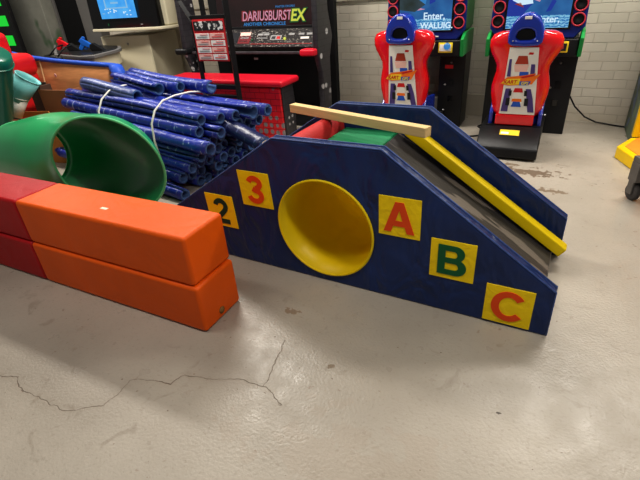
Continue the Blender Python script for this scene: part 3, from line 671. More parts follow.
# brown board seen through the green tube
# cone pair
def cone(name, label, mt, A, B, r0, r1, parts=True):
    A = Vector(A); B = Vector(B); d = (B-A)
    R = d.to_track_quat('Z', 'Y').to_matrix().to_4x4(); L = d.length
    t = thing(name, label, 'cone', A); t.rotation_euler = R.to_euler()
    MB().lathe([(r0-.006, .002), (r0, 0), (r1, L), (r1-.008, L+.002), (r1-.012, L*.9), (r0-.012, .01)], 32, cap=False).build('cone_wall', mt, t, smooth=True)
    MB().tube([(r1*math.cos(2*pi*i/32), r1*math.sin(2*pi*i/32), L) for i in range(32)], .006, 6, closed=True).build('cone_rim', mt, t, smooth=True)
    return t
cone('plastic_cone', 'white plastic cone wedged under the teal one', 'cone_white', (-5.00, 2.725, .43), (-4.915, 2.80, .625), .058, .080)
cone('plastic_cone', 'pale teal plastic cone standing in the white one', 'teal', (-4.945, 2.78, .595), (-4.82, 2.90, .80), .085, .118)
# dark green upright tube, rounded top
gc = thing('play_post', 'upright dark green plastic post with rounded top at far left', 'post', (-4.80, 2.50, 0))
gd = Vector((.72, 0, 1.10)); g0 = Vector((-.44, 0, 0)); gl = gd.length; gn = gd.normalized()
MB().tube([tuple(g0+gd*f) for f in (0, .3, .6, .9, .96, .99, 1.0)], .15, 28, radii=[.148, .148, .148, .148, .147, .138, .118]).build('post_body', 'dark_green', gc, smooth=True)
ca = gn.cross(Vector((0, 1, 0))); cc0 = g0+gd*.93
MB().tube([tuple(cc0+ca*.152*math.cos(a)+Vector((0, 1, 0))*.152*math.sin(a)) for a in [2*pi*i/32 for i in range(32)]], .007, 6, closed=True).build('post_rim', 'dark_green', gc, smooth=True)

# red play seat
rs = thing('play_chair', 'glossy red rounded plastic play seat at the left edge', 'play seat', (-5.62, 3.14, -.06), .1)
MB().box(-.62, .02, .0, .20, .78, 1.26).build('seat_back', 'play_red', rs, bevel=.07, seg=5)
MB().box(-.05, .33, -.22, .22, .80, 1.04).build('armrest', 'play_red', rs, bevel=.09, seg=5)
MB().box(-.5, .28, -.18, .22, .45, .86).build('seat_body', 'play_red', rs, bevel=.07, seg=5)
MB().box(-.4, .1, -.10, .18, .06, .5).build('seat_base', 'play_red', rs, bevel=.05, seg=4)

# green lit machine at far left
gm = thing('arcade_machine', 'black machine with bright green lit panels at far left', 'arcade machine', (-7.70, 4.60, 0))
MB().box(-1.0, .18, 0, .07, 0, 2.1).build('cabinet_body', 'black', gm, bevel=.01)
for z in (.69, .97, 1.245, 1.52):
    MB().box(-.5, .07, -.012, 0, z-.07, z+.075).build('light_panel', 'lit_green', gm, bevel=.004)

# ---------------------------------------------------------------- cream light-gun cabinet
LG = thing('shooting_cabinet', 'cream arcade cabinet with a blue pixel screen against the back wall', 'arcade cabinet', (-4.87, 4.66, 0), .10)
MB().box(-.80, 0, 0, .60, 0, 1.0).build('lower_body', 'cream', LG, bevel=.012)
MB().box(-.02, .005, .02, .60, .02, 1.0).build('side_panel', 'cream_side', LG, bevel=.004)
MB().box(-.795, -.01, -.012, 0, .30, .315).build('panel_seam', 'cream_side', LG)
MB().lathe([(.0, 0), (.012, 0), (.012, .01), (0, .012)], 12, m=T(-.35, -.005, .90) @ Matrix.Rotation(pi/2, 4, 'X')).build('lock', 'steel', LG, smooth=True)
# monitor head with a bowed lower lip
lip = [(-.80+1.14*k/10, -.10-.06*math.sin(pi*k/10)) for k in range(11)]
MB().prism(lip+[(.40, .0), (.40, .50), (-.80, .50)], 1.065, 1.10, 'z').build('head_base', 'cream', LG, bevel=.008)
MB().box(-.80, .36, .02, .50, 1.10, 2.0).build('head_shell', 'cream', LG, bevel=.02)
MB().prism([(-.10, 1.10), (.02, 1.10), (.02, 2.0), (-.04, 2.0)], -.78, .30, 'x').build('bezel', 'black_gloss', LG, bevel=.006)
SCR = MB().box(-.565, .005, -.118, -.108, 1.215, 1.80).build('screen', 'scr_tv', LG)
for a, b_, c, d_ in [(-.46, -.44, 1.34, 1.6), (-.12, -.10, 1.34, 1.6), (-.46, -.10, 1.325, 1.34), (-.53, -.49, 1.27, 1.28), (-.36, -.24, 1.38, 1.40), (-.40, -.28, 1.43, 1.445)]:
    MB().box(a, b_, -.122, -.118, c, d_).build('screen_graphic', 'lit_pale', SCR)
for k in range(16):
    x = -.48+.4*random.random(); z = 1.235+.09*random.random()
    MB().box(x, x+.02, -.122, -.118, z, z+.012).build('screen_graphic', 'lit_white', SCR)
MB().box(-.50, -.49, -.108, -.10, 1.135, 1.16).build('led', 'lit_dgreen', LG)
MB().box(.03, .06, -.108, -.10, 1.13, 1.14).build('bezel_badge', 'pr_grey', LG)

# slanted gun console standing in front of the cream cabinet
GC = thing('gun_console', 'cream and black slanted control console carrying the two toy guns', 'console', (-5.4, 4.15, 0))
cpts = [(-1.48, .55), (.19, .34), (.40, .16), (.52, .0), (.65, -.46), (.49, -.54), (-.15, -.39)]
def shrink(p, k, cx=-.1, cy=0): return [(cx+(x-cx)*k, cy+(y-cy)*k) for x, y in p]
MB().prism(shrink(cpts, .93), .72, .865, 'z').build('console_body', 'cream', GC, bevel=.01)
MB().prism(shrink(cpts, .6), .0, .73, 'z').build('console_pedestal', 'cream_side', GC, bevel=.01)
MB().prism(cpts, .86, .895, 'z').build('console_edge', 'grey_panel', GC, bevel=.006)
MB().prism(shrink(cpts, .9), .894, .902, 'z').build('console_top', 'black', GC, bevel=.003)
MB().tube([(-.62, .12, .72), (-.58, .0, .87), (-.3, -.42, .875), (.2, -.55, .875)], .012, 8).build('console_rail', 'pole_black', GC, smooth=True)
for x, y in ((-.22, -.42), (.02, -.48)): MB().tube([(x, y, .875), (x+.02, y+.12, .97), (x+.05, y+.2, .98)], .009, 8).build('console_rail', 'pole_black', GC, smooth=True)
def gun(label, m, wx, wy, wz):
    g = thing('light_gun', label, 'toy gun', (wx, wy, wz), .35, 'light guns on the cabinet console')
    MB().prism([(-.085, .115), (-.055, .145), (-.02, .135), (.09, .055), (.065, .02), (-.06, .075)], -.018, .018).build('barrel', m, g, bevel=.006)
    MB().prism([(-.055, .14), (-.03, .165), (.0, .155), (-.012, .12)], -.012, .012).build('hammer', m, g, bevel=.004)
    MB().prism([(-.06, .10), (-.02, .07), (-.075, .01), (-.11, .025), (-.105, .045)], -.015, .015).build('grip', m, g, bevel=.006)
    MB().tube([(.01, 0, .055), (-.015, 0, .02), (-.05, 0, .03)], .006, 6).build('trigger_guard', m, g, smooth=True)
    MB().prism([(.05, .07), (.09, .09), (.22, 0), (.06, 0), (.04, .03)], -.03, .03).build('holster', 'black_matte', g, bevel=.006)
    return g
gun('red toy gun in its black holster on the gun console', 'gun_red', -5.62, 3.98, .902)
gun('blue toy gun in its black holster on the gun console', 'gun_blue', -5.20, 3.98, .902)

# ---------------------------------------------------------------- large black shooter cabinet with red bench
DB = thing('twin_seat_cabinet', 'large black two seat arcade cabinet with glossy title screen', 'arcade cabinet', (-3.1, 4.5, 0))
def side_prof(): return [(-.06, 0), (-.06, .62), (-.14, .82), (-.12, 1.2), (-.10, 2.0), (.10, 2.0), (.14, 1.2), (.22, .95), (.14, .75), (.12, 0)]
MB().prism(side_prof(), .80, .86, 'x').build('side_wall', 'hex_dark', DB, bevel=.01)
MB().prism(side_prof(), -.95, -.89, 'x').build('side_wall', 'hex_dark', DB, bevel=.01)
MB().box(-.89, .80, .40, .48, 0, 2.0).build('back_panel', 'black_matte', DB)
MB().box(-.89, .80, .02, .40, .0, .04).build('floor_plate', 'black', DB)
MB().prism([(.0, .80), (-.06, .87), (.12, 1.04), (.18, 1.04), (.18, .80)], -.86, .80, 'x').build('control_panel', 'black', DB, bevel=.006)
# slope of the panel face from (-.06,.94) to (.10,1.08)
an = math.atan2(.17, .18)
CP = MB().box(-.52, .76, -.002, .004, -.115, .115, m=T(0, .028, .953) @ Matrix.Rotation(-(pi/2-an), 4, 'X')).build('instruction_panel', mat('instruction_print', srgb(40, 36, 38), .35, var=.3, vscale=40, spots=srgb(170, 165, 155), spot_scale=55, spot_thr=.60, stretch=(1, 1, 2)), DB)
RM = T(0, .028, .953) @ Matrix.Rotation(-(pi/2-an), 4, 'X')
def onpanel(x0, x1, z0, z1, m, nm='panel_print'):
    return MB().box(x0, x1, -.006, -.002, z0, z1, m=RM).build(nm, m, CP)
onpanel(-.50, -.24, -.075, .07, 'pr_black'); onpanel(-.22, -.08, .03, .075, 'pr_pink'); onpanel(-.22, -.06, -.075, .02, mat('maroon_print', srgb(110, 34, 40), .5))
onpanel(-.20, -.09, -.01, .01, 'pr_grey'); onpanel(-.20, -.09, -.05, -.035, 'pr_grey')
onpanel(.20, .34, -.03, .03, 'pr_grey'); onpanel(.215, .265, -.02, .015, 'pr_black'); onpanel(.28, .325, -.02, .015, 'pr_red')
for x in (.02, .10, .42, .54, .64): onpanel(x, x+.07, .03, .055, 'pr_grey')
onpanel(-.04, .74, -.085, -.076, mat('fine_red_line', srgb(140, 40, 40), .5))
onpanel(.58, .68, -.02, .005, 'white'); onpanel(.02, .16, -.01, .0, 'pr_grey'); onpanel(.06, .16, .06, .068, 'pr_grey')
MB().lathe([(0, 0), (.016, 0), (.014, .014), (0, .016)], 14, m=RM @ T(.39, -.006, -.02) @ Matrix.Rotation(pi/2, 4, 'X')).build('button', 'lit_yel', DB, smooth=True)
MB().lathe([(0, 0), (.012, 0), (.01, .012), (0, .014)], 14, m=RM @ T(-.03, -.006, -.03) @ Matrix.Rotation(pi/2, 4, 'X')).build('button', 'lit_dgreen', DB, smooth=True)
MB().box(-.86, .78, -.085, -.06, .80, .83).build('front_lip', mat('worn_black_edge', srgb(70, 66, 70), .3, var=.3, vscale=20), DB, bevel=.008)
MB().box(.68, .85, -.22, -.07, .80, .865, m=None).build('armrest', 'bench_red', DB, bevel=.02, seg=4)
MB().box(-1.06, -.88, -.16, -.04, .80, .87).build('armrest', 'black', DB, bevel=.025, seg=4)
MB().box(.0, .05, -.052, -.045, .74, .76).build('coin_badge', 'pr_grey', DB)
# glossy display
DS = MB().box(-.60, .72, 0, .02, 0, .80, m=T(0, .16, 1.05) @ Matrix.Rotation(-.12, 4, 'X')).build('display', 'scr_dar', DB)
MB().box(-.87, .80, .0, .05, -.02, .012, m=T(0, .13, 1.05)).build('display_frame', 'black', DB, bevel=.004)
rx = pi/2-.12
def dtext(s, size, m, x, z, off=0, **k):
    y = .16+math.sin(.12)*z-.006-off
    return text('display_text', s, size, m, DS, (x, y, 1.05+z*math.cos(.12)), rot=(rx, 0, 0), ext=.0008, **k)
dtext('DARIUSBURST', .142, 'lit_red', .085, .12, shear=.15, sx=.74, bold=.004)
dtext('DARIUSBURST', .136, 'lit_pink', .088, .116, off=.0015, shear=.15, sx=.745, bold=.0005)
dtext('EX', .165, 'lit_dgreen', .50, .11, off=.004, shear=.2, sx=.9, bold=.014)
dtext('EX', .160, 'lit_yel', .497, .112, off=.006, shear=.2, sx=.9, bold=.004)
dtext('ANOTHER CHRONICLE', .046, 'lit_cyan', .05, .035, sx=1.15, bold=.001)
dtext('MASTER DEGREE', .030, 'lit_cyan', .33, .2, sx=1.1)
# bench, its own unit
BN = thing('cabinet_bench', 'red topped arcade bench with grey hexagon print in front of the black cabinet', 'bench', (-3.19, 3.96, 0))
MB().prism([(0, 0), (-.02, .55), (.22, .56), (.24, .3), (.22, 0)], -.74, .70, 'x').build('bench_body', 'hex_red', BN, bevel=.012)
for a, b_ in ((.70, .72), (-.76, -.74)):
    MB().prism([(.02, 0), (.0, .56), (.22, .57), (.25, .3), (.22, 0)], a, b_, 'x').build('bench_side', 'hex_dark', BN, bevel=.008)
MB().box(-.78, .77, -.07, .29, .565, .63).build('seat_cushion', 'bench_red', BN, bevel=.028, seg=4)
MB().box(.08, .15, -.032, -.02, .44, .455).build('badge', 'pr_yellow', BN)
MB().box(.10, .13, -.032, -.02, .455, .465).build('badge', 'pr_yellow', BN)

# ---------------------------------------------------------------- black sign frame with poster
FR = thing('sign_stand', 'tall black metal frame standing before the red bench and holding a poster', 'stand', (-2.97, 3.72, -.0))
def bar(pts, w, nm, m='pole_black'): 
    return MB().tube(pts, w, 4).build(nm, m, FR)
MB().tube([(-.285, 0, .0), (-.285, 0, 1.20), (-.40, 0, 1.38), (-.40, 0, 2.0)], .028, 4).build('post', 'pole_black', FR)
MB().tube([(.14, 0, .0), (.14, 0, 2.0)], .034, 4).build('post', 'pole_black', FR)
MB().box(-.285, .14, -.02, .02, .575, .62).build('cross_bar', 'pole_black', FR, bevel=.004)
MB().box(-.285, .14, -.02, .02, .49, .52).build('cross_bar', 'pole_black', FR, bevel=.004)
MB().box(-.30, .16, -.02, .02, 1.21, 1.25).build('cross_bar', 'pole_black', FR, bevel=.004)
MB().box(-.15, -.12, -.02, .02, 1.25, 2.0).build('upright', 'pole_black', FR)
for x in (-.285, .14): MB().box(x-.03, x+.03, -.2, .25, 0, .03).build('foot', 'pole_black', FR, bevel=.005)
PS = MB().box(-.262, .112, -.034, -.022, .845, 1.215).build('poster', mat('poster_red', srgb(206, 44, 50), .5, var=.04), FR)
MB().box(-.25, .10, -.038, -.034, 1.12, 1.20).build('poster_header', mat('poster_header_print', srgb(40, 38, 40), .5, var=.3, vscale=30, spots=srgb(225, 220, 215), spot_scale=18, spot_thr=.55), PS)
for r in range(4):
    for c in range(2):
        x = -.248+c*.178; z = 1.045-r*.062
        q = MB().box(x, x+.168, -.038, -.034, z, z+.05).build('poster_label', 'pr_pink' if (r+c) % 2 else 'white', PS)
        MB().box(x+.02, x+.145, -.0395, -.038, z+.014, z+.022).build('label_line', 'pr_red' if c else 'pr_grey', PS)
        MB().box(x+.06, x+.15, -.0395, -.038, z+.034, z+.039).build('label_line', 'pr_red', PS)

# ---------------------------------------------------------------- kart driving cabinets
def kart(x, label, seatlabel, which):
    t = thing('driving_cabinet', label, 'arcade cabinet', (x, 4.72, 0), 0, 'kart driving cabinets against the wall')
    # monitor housing, chamfered front
    HW = .385
    pr = [(-HW+.02, 1.75), (-HW, .98), (-HW+.07, .885), (HW-.07, .885), (HW, .98), (HW-.02, 1.75)]
    MB().prism([(a*.96, b) for a, b in pr], .04, .50).build('housing_rear', 'green_side', t, bevel=.012)
    hs = MB().prism(pr, 0, .045).build('housing_front', 'housing_blue', t, bevel=.015)
    MB().box(-.27, .27, -.01, .01, .96, 1.56).build('screen_frame', 'black_gloss', t, bevel=.006)
    sc = MB().box(-.252, .252, -.014, -.008, .975, 1.54).build('screen', 'scr_kart', t)
    MB().box(-.14, .14, -.008, 0, .915, .925).build('housing_label', 'white', hs)
    def sg(pts, m, y=-.0155): return MB().prism(pts, y, -.013).build('screen_graphic', m, sc)
    MB().box(-.252, .252, -.0160, -.0145, .975, 1.075).build('screen_graphic', 'scr_water', sc)
    if which == 0:
        sg([(-.252, 1.16), (-.1, 1.14), (.0, 1.2), (.05, 1.54), (-.252, 1.54)], 'scr_dusk')
        sg([(-.06, 1.24), (.0, 1.2), (.02, 1.3), (-.03, 1.36)], 'lit_cyan', -.017); sg([(.04, 1.2), (.09, 1.22), (.1, 1.27), (.04, 1.26)], 'lit_blue', -.017)
        sg([(-.02, 1.36), (.03, 1.34), (.06, 1.54), (.0, 1.54)], 'lit_pale', -.017); sg([(.0, 1.16), (-.08, 1.15), (-.05, 1.17)], 'lit_pink', -.017)
        text('screen_text', 'Enter,', .086, 'lit_white', sc, (.09, -.0175, 1.095), bold=.0018)
        text('screen_text', 'WALUIG.', .074, 'lit_white', sc, (.112, -.0175, 1.018), bold=.002, sx=1.02)
    else:
        sg([(-.252, 1.0), (-.17, 1.03), (-.06, 1.16), (.0, 1.54), (-.252, 1.54)], 'lit_blue')
        sg([(-.22, 1.2), (-.14, 1.16), (-.05, 1.17), (-.07, 1.25), (-.17, 1.26)], 'lit_white', -.017); sg([(-.2, 1.17), (-.12, 1.14), (-.15, 1.18)], 'lit_red', -.017)
        sg([(-.05, 1.2), (.0, 1.18), (.02, 1.24), (-.03, 1.27)], 'lit_pink', -.017); sg([(.04, 1.22), (.12, 1.2), (.14, 1.3), (.05, 1.33)], 'lit_cyan', -.017)
        sg([(.06, 1.1), (.10, 1.11), (.13, 1.18), (.10, 1.2)], 'lit_blue', -.017)
        text('screen_text', 'Enter,', .075, 'lit_white', sc, (.09, -.0175, 1.04), bold=.0015)
    for s in (-1, 1):
        for k in range(5):
            z = 1.035+.114*k
            m_ = T(s*.322, -.003, z) @ Matrix.Rotation(pi/2, 4, 'X')
            sp = MB().lathe([(0, 0), (.046, 0), (.043, .008), (.02, .003), (0, .001)], 24, m=m_).build('speaker', 'black_matte', t, smooth=True)
            MB().tube([(s*.322+.049*math.cos(a), -.012, z+.049*math.sin(a)) for a in [2*pi*i/24 for i in range(24)]], .0065, 6, closed=True).build('speaker_ring', 'ring_red', sp, smooth=True)
    # control bar with green ends
    MB().box(-.36, .36, -.02, .40, .74, .885).build('control_bar', 'black', t, bevel=.012)
    for s in (-1, 1):
        MB().prism([(-.06, .745), (-.09, .90), (.02, .95), (.42, .95), (.42, .745)], s*.365, s*.395, 'x').build('end_panel', 'green_side', t, bevel=.006)
    cd = MB().box(.15, .285, -.03, -.02, .775, .865).build('card_reader', 'pr_yellow', t, bevel=.004)
    MB().box(.163, .272, -.034, -.03, .79, .85).build('reader_face', 'white' if which == 0 else 'pr_black', cd)
    if which == 0:
        MB().lathe([(0, 0), (.032, 0), (.028, .02), (.01, .024), (0, .024)], 20, m=T(.235, -.034, .835) @ Matrix.Rotation(pi/2, 4, 'X')).build('round_knob', 'lit_cyan', cd, smooth=True)
    else:
        MB().box(.185, .25, -.036, -.033, .805, .835).build('reader_lamp', 'lit_red', cd)
    # legs / cash towers
    tw = MB().box(.13, .385, .16, .46, 0, .76).build('coin_tower', 'black', t, bevel=.008)
    MB().box(-.385, -.10, .16, .46, 0, .76).build('coin_tower', 'black', t, bevel=.008)
    for z, m_ in ((.66, 'steel'), (.18, 'steel'), (.44, 'steel')):
        MB().lathe([(0, 0), (.012, 0), (.010, .008), (0, .01)], 12, m=T(.20 if z != .66 else .25, .16, z) @ Matrix.Rotation(pi/2, 4, 'X')).build('lock', m_, tw, smooth=True)
    MB().box(.235, .285, .150, .16, .43, .50).build('coin_slot', 'black_matte', tw, bevel=.004)
    MB().box(.235, .285, .150, .16, .27, .33).build('coin_return', 'black_gloss', tw, bevel=.004)
    if which == 0: MB().box(.19, .27, .150, .16, .60, .635).build('warning_label', 'pr_red', tw)
    MB().box(-.10, .13, .20, .46, 0, .30).build('pedal_box', 'grey_metal', t, bevel=.01)
    for xx in (-.05, .06): MB().box(xx-.03, xx+.03, .12, .20, .06, .18).build('pedal', 'steel', t, bevel=.006)
    MB().tube([(-.02, .1, .80), (-.02, -.06, .86)], .02, 10).build('steering_column', 'black', t, smooth=True)
    MB().tube([(-.02+.12*math.cos(a), -.07+.05*math.sin(a), .87+.11*math.sin(a)) for a in [2*pi*i/28 for i in range(28)]], .014, 8, closed=True).build('steering_wheel', 'black_matte', t, smooth=True)
    # floor base running out under the seat
    bs = MB().prism([(-.72, 0.02), (-.71, .10), (-.52, .235), (-.15, .235), (.18, .16), (.18, .02)], -.30, .205, 'x').build('floor_base', 'black', t, bevel=.012)
    MB().box(-.20, .12, -.63, -.1, 0, .03).build('base_foot', 'black_matte', bs)
    sa = math.atan2(.135, .19)
    MB().box(-.125, .035, -.028, .028, 0, .003, m=T(0, -.570, .200) @ Matrix.Rotation(sa, 4, 'X')).build('warning_label', 'pr_yellow', bs)
    MB().box(-.115, -.05, -.018, .004, .003, .0035, m=T(0, -.570, .200) @ Matrix.Rotation(sa, 4, 'X')).build('label_print', 'white', bs)
    # ---- seat
    sx_ = -.03 if which else -.065
    st = bpy.data.objects.new('racing_seat', None); COL.objects.link(st); st.parent = t; st.location = (sx_, -.47, 0)
    prof_ = [(.32, .19), (.36, .212), (.42, .222), (.50, .238), (.57, .240), (.63, .228), (.69, .213), (.74, .215), (.79, .240), (.84, .270), (.89, .286), (.94, .285), (.98, .262), (1.0, .21), (1.005, .12)]
    NB_ = 24; rings_ = []; st.scale = (.97, 1, 1 if which else 1.025)
    def yb(z): return -.0-.14*(z-.32)     # back surface leans toward the viewer higher up
    for z, w in prof_:
        ring_ = []
        dpt = .075 if z < .98 else .06
        for i in range(NB_):
            a = 2*pi*i/NB_; cx = math.cos(a); sy = math.sin(a)
            ex = .32
            X = w*math.copysign(abs(cx)**.55, cx); Y = dpt*math.copysign(abs(sy)**.8, sy)
            X *= 1
            ring_.append((X, yb(z)+.075+Y + (.055*(abs(X)/w)**2 if sy > 0 else .02*(abs(X)/w)**4), z))
        rings_.append(ring_)
    sh = MB().loft(rings_, capA=True, capB=True).build('seat_back', 'kart_red', st, smooth=True)
    # headrest: blue dome with a slot
    R_o = []
    hc = .895
    outer = [(-.150, hc+.015), (-.155, hc+.06), (-.150, hc+.11), (-.128, hc+.17), (-.09, hc+.22), (-.045, hc+.25), (.0, hc+.257), (.045, hc+.25), (.09, hc+.22), (.128, hc+.17), (.150, hc+.11), (.155, hc+.06), (.150, hc+.015), (.125, hc-.012), (0, hc-.02), (-.125, hc-.012)]
    inner = [(-.078, hc+.045), (-.085, hc+.065), (-.07, hc+.105), (-.04, hc+.125), (0, hc+.13), (.04, hc+.125), (.07, hc+.105), (.085, hc+.065), (.078, hc+.045), (.04, hc+.035), (-.04, hc+.035)]
    hr = MB().holed(outer, [inner], -.13, .03).build('headrest', 'kart_blue', st, bevel=.022, seg=4)
    hr.scale = (.87, 1, .87); hr.location = (0, 0, .138)
    MB().box(-.10, .10, -.10, .0, hc+.03, hc+.14).build('slot_shade', 'black_matte', hr)  # black block put in for the shade inside the headrest slot
    MB().box(-.028, .032, -.134, -.129, hc+.208, hc+.232).build('headrest_badge', 'white', hr, bevel=.002)
    for s in (-1, 1): MB().lathe([(0, 0), (.007, 0), (0, .005)], 8, m=T(s*.105, -.131, hc+.03) @ Matrix.Rotation(pi/2, 4, 'X')).build('headrest_bolt', 'steel', hr)
    # blue side skirts, red lower block
    for s in (-1, 1):
        MB().prism([(.02, .23), (.02, .34), (.10, .42), (.42, .38), (.42, .23)], s*.19, s*.225, 'x').build('side_skirt', 'kart_blue', st, bevel=.01)
    MB().box(-.165, .16, -.01, .08, .24, .33).build('lower_block', 'kart_red', st, bevel=.01)
    MB().box(-.19, .19, .08, .46, .20, .32).build('seat_cushion', 'kart_blue', st, bevel=.04, seg=4)
    for s in (-1, 1): MB().box(s*.2-.03, s*.2+.03, -.02, .40, .16, .24).build('seat_rail', 'black', st)
    # decal plane helper on the leaning back face
    lean = math.atan(.14)
    def dz(z): return yb(z)-.003
    def decal(pts, m, off=0, nm='decal_print', parent=None):
        bm = MB(); vs = [bm.bm.verts.new((p[0], dz(p[1])-off, p[1])) for p in pts]
        bm.bm.faces.new(vs)
        return bm.build(nm, m, parent, solid=.0012)
    dk = decal([(-.135, .338), (.160, .338), (.112, .89), (-.112, .89)], 'white', 0, 'back_decal', st)
    P_ = lambda pts, m, off: decal(pts, m, off, parent=dk)
    P_([(-.125, .36), (-.068, .36), (-.060, .56), (-.105, .56)], 'purple', .002); P_([(.150, .36), (.10, .36), (.058, .56), (.098, .56), (.125, .48)], 'purple', .002)
    P_([(-.108, .66), (-.078, .66), (-.084, .80), (-.102, .80)], 'purple', .002); P_([(.112, .66), (.075, .66), (.072, .76), (.102, .76)], 'purple', .002)
    P_([(.04, .835), (.075, .835), (.08, .85), (.045, .853)], 'pr_red', .002)
    # plain blocks of colour where the driver picture was
    P_([(-.05, .70), (.045, .70), (.055, .755), (-.06, .755)], 'pr_pink', .002)
    P_([(-.055, .76), (.05, .76), (.035, .825), (-.035, .825)], mat('brick_red_print', srgb(170, 60, 40), .5), .002)
    P_([(-.01, .66), (.065, .66), (.06, .70), (-.01, .70)], 'pr_blue', .002)
    # title swoosh
    P_([(-.155, .60), (-.09, .585), (.10, .60), (.155, .685), (.10, .668), (.12, .69), (.03, .672), (-.10, .655), (-.12, .64)], 'pr_orange', .004)
    P_([(-.145, .605), (-.085, .592), (.0, .597), (.005, .645), (-.10, .64)], 'pr_yellow', .005)
    P_([(.0, .590), (.075, .592), (.09, .625), (.0, .622)], 'pr_blue', .005)
    P_([(.0, .66), (.12, .683), (.10, .667), (.02, .648)], 'pr_red', .005)
    text('title_text', 'KART', .042, 'pr_red', dk, (-.072, dz(.617)-.0065, .617), rot=(pi/2-lean*-1, 0, 0), bold=.001, shear=.2, ext=.0005)
    text('title_text', 'GP2', .034, 'pr_yellow', dk, (.043, dz(.607)-.0065, .607), rot=(pi/2+lean, 0, 0), bold=.001, shear=.2, ext=.0005)
    # small generic go-kart picture
    P_([(-.035, .53), (.03, .53), (.055, .42), (-.06, .42)], 'white', .003)
    P_([(-.03, .45), (.025, .45), (.04, .405), (-.045, .405)], 'pr_blue', .004); P_([(-.04, .475), (.035, .475), (.04, .45), (-.045, .45)], 'pr_orange', .004)
    P_([(-.03, .565), (.03, .565), (.04, .53), (-.04, .53)], 'pr_red', .004)
    P_([(-.09, .48), (-.06, .48), (-.06, .415), (-.092, .415)], 'pr_black', .004); P_([(.06, .48), (.09, .48), (.094, .415), (.062, .415)], 'pr_black', .004)
    P_([(-.075, .545), (-.052, .545), (-.052, .50), (-.077, .50)], 'pr_black', .004); P_([(.05, .545), (.072, .545), (.075, .50), (.052, .50)], 'pr_black', .004)
    return t
kart(-1.245, 'red and blue kart driving cabinet behind the slide, screen text reading Enter WALUIG', '', 0)
kart(-.255, 'red and blue kart driving cabinet with black base showing, nearest the bare white wall', '', 1)

# cables
tag(MB().tube([(.09, 5.19, .40), (.13, 5.22, .30), (.2, 5.27, .18), (.31, 5.31, .07), (.42, 5.32, .02), (.58, 5.28, .008), (.75, 5.22, .008)], .008, 8).build('power_cable', 'cable', smooth=True), 'black power cable drooping along the white wall at right', 'cable')
tag(MB().tube([(-.92, 5.1, .35), (-.90, 5.15, .10), (-.93, 5.1, .01), (-.98, 4.95, .008), (-.92, 4.7, .008), (-.75, 4.55, .008), (-.62, 4.62, .008), (-.60, 4.8, .008), (-.68, 4.95, .008), (-.60, 5.12, .01), (-.55, 5.2, .1)], .008, 8).build('power_cable', 'cable', smooth=True), 'black power cable looping on the floor between the two driving cabinets', 'cable')

# ---------------------------------------------------------------- yellow machine at right edge
YM = thing('yellow_ride', 'yellow arcade machine with orange topped base at the right edge of the photo', 'arcade machine', (.6, 4.4, 0))
bp_ = [(.057, .186), (-.062, -.083), (.07, -.439), (.26, -.62), (1.0, -.62), (1.0, .20)]
bsM = MB().prism(bp_, 0, .10, 'z').build('base_tray', 'mach_yellow', YM, bevel=.010)
MB().prism([(.10, .17), (-.005, -.083), (.12, -.43), (.29, -.58), (.97, -.58), (.97, .18)], .10, .106, 'z').build('tray_top', 'mach_orange', bsM, bevel=.003)
MB().box(.07, 1.0, .24, .86, 0, 1.6).build('cabinet_body', mat('machine_artwork', srgb(96, 112, 92), .5, var=.45, vscale=9, spots=srgb(90, 110, 150), spot_scale=7, spot_thr=.55), YM, bevel=.01)
MB().box(.08, 1.0, .215, .245, .10, 1.6).build('front_panel', 'mach_orange', YM, bevel=.004)
MB().box(.06, .11, .19, .25, .10, 1.6).build('front_frame', 'mach_yellow', YM, bevel=.008)
MB().box(.11, 1.0, .19, .22, .10, .14).build('front_frame', 'mach_yellow', YM, bevel=.004)

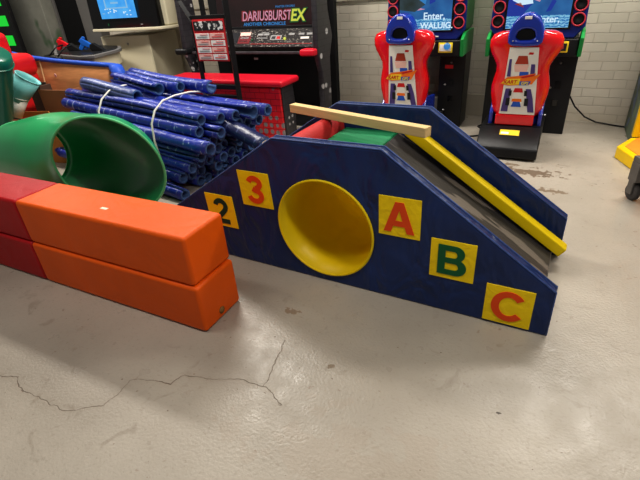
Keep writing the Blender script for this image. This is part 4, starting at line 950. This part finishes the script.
# trolley with castors at the right edge
TR_ = thing('hand_trolley', 'dull grey metal trolley on castors just inside the right edge', 'trolley', (.775, 3.05, 0), .5)
MB().box(.0, .40, .0, .48, .27, .31).build('deck', 'grey_metal', TR_, bevel=.006)
for x, y in ((.035, .04), (.36, .04), (.035, .44), (.36, .44)):
    cf = MB().box(x-.035, x+.035, y-.04, y+.04, .14, .27).box(x-.035, x-.022, y-.025, y+.025, .05, .15).box(x+.022, x+.035, y-.025, y+.025, .05, .15).build('castor_fork', 'grey_metal', TR_, bevel=.003)
    MB().lathe([(0, -.02), (.052, -.02), (.06, -.012), (.06, .012), (.052, .02), (0, .02)], 24, m=T(x, y, .06) @ Matrix.Rotation(pi/2, 4, 'Y')).build('castor_wheel', 'rubber', cf, smooth=True)
MB().tube([(.37, .04, .31), (.37, .04, .95), (.37, .44, .95), (.37, .44, .31)], .016, 10).build('push_handle', 'grey_metal', TR_, smooth=True)

# ---------------------------------------------------------------- camera
f_px, pitch, roll, H, yaw = 445.0, .5238, -.0748, 1.4465, .5
cam = bpy.data.cameras.new('camera'); co = bpy.data.objects.new('camera', cam); COL.objects.link(co)
cam.sensor_width = 36; cam.lens = f_px/640*36; cam.clip_end = 60
fw = Vector((0, math.cos(pitch), -math.sin(pitch))); up = Vector((0, math.sin(pitch), math.cos(pitch))); rt = Vector((1, 0, 0))
cr, sr = math.cos(roll), math.sin(roll)
up2 = -sr*rt+cr*up; rt2 = cr*rt+sr*up
Rz = Matrix.Rotation(yaw, 3, 'Z')
fw, up2, rt2 = Rz @ fw, Rz @ up2, Rz @ rt2
co.matrix_world = Matrix(((rt2.x, up2.x, -fw.x, 0), (rt2.y, up2.y, -fw.y, 0), (rt2.z, up2.z, -fw.z, H), (0, 0, 0, 1)))
SC.camera = co

# ---------------------------------------------------------------- light
def area(x, y, z, sx, sy, power, col=(1, .95, .87), rz=0):
    l = bpy.data.lights.new('ceiling_or_fill_light', 'AREA'); l.shape = 'RECTANGLE'; l.size = sx; l.size_y = sy; l.energy = power; l.color = col
    o = bpy.data.objects.new('ceiling_or_fill_light', l); COL.objects.link(o); o.location = (x, y, z); o.rotation_euler = (0, 0, rz)
    return o
area(-3.0, 3.4, 3.0, 1.3, .3, 100)
area(.8, 4.1, 3.0, 1.3, .3, 78)
area(-1.2, 4.3, 3.0, 1.3, .3, 46)  # fill lamp added to lift the middle of the back wall
area(-2.4, .7, 3.0, 1.3, .3, 24)
area(.7, .95, 3.0, 1.3, .3, 52)
area(-6.0, 3.4, 3.0, 1.3, .3, 76)
w = bpy.data.worlds.new('ambient'); SC.world = w; w.use_nodes = True
bg = w.node_tree.nodes['Background']; bg.inputs[0].default_value = (1, .95, .88, 1); bg.inputs[1].default_value = .2
SC.view_settings.view_transform = 'Standard'
SC.view_settings.look = 'None'
SC.view_settings.exposure = .06
SC.view_settings.gamma = .88
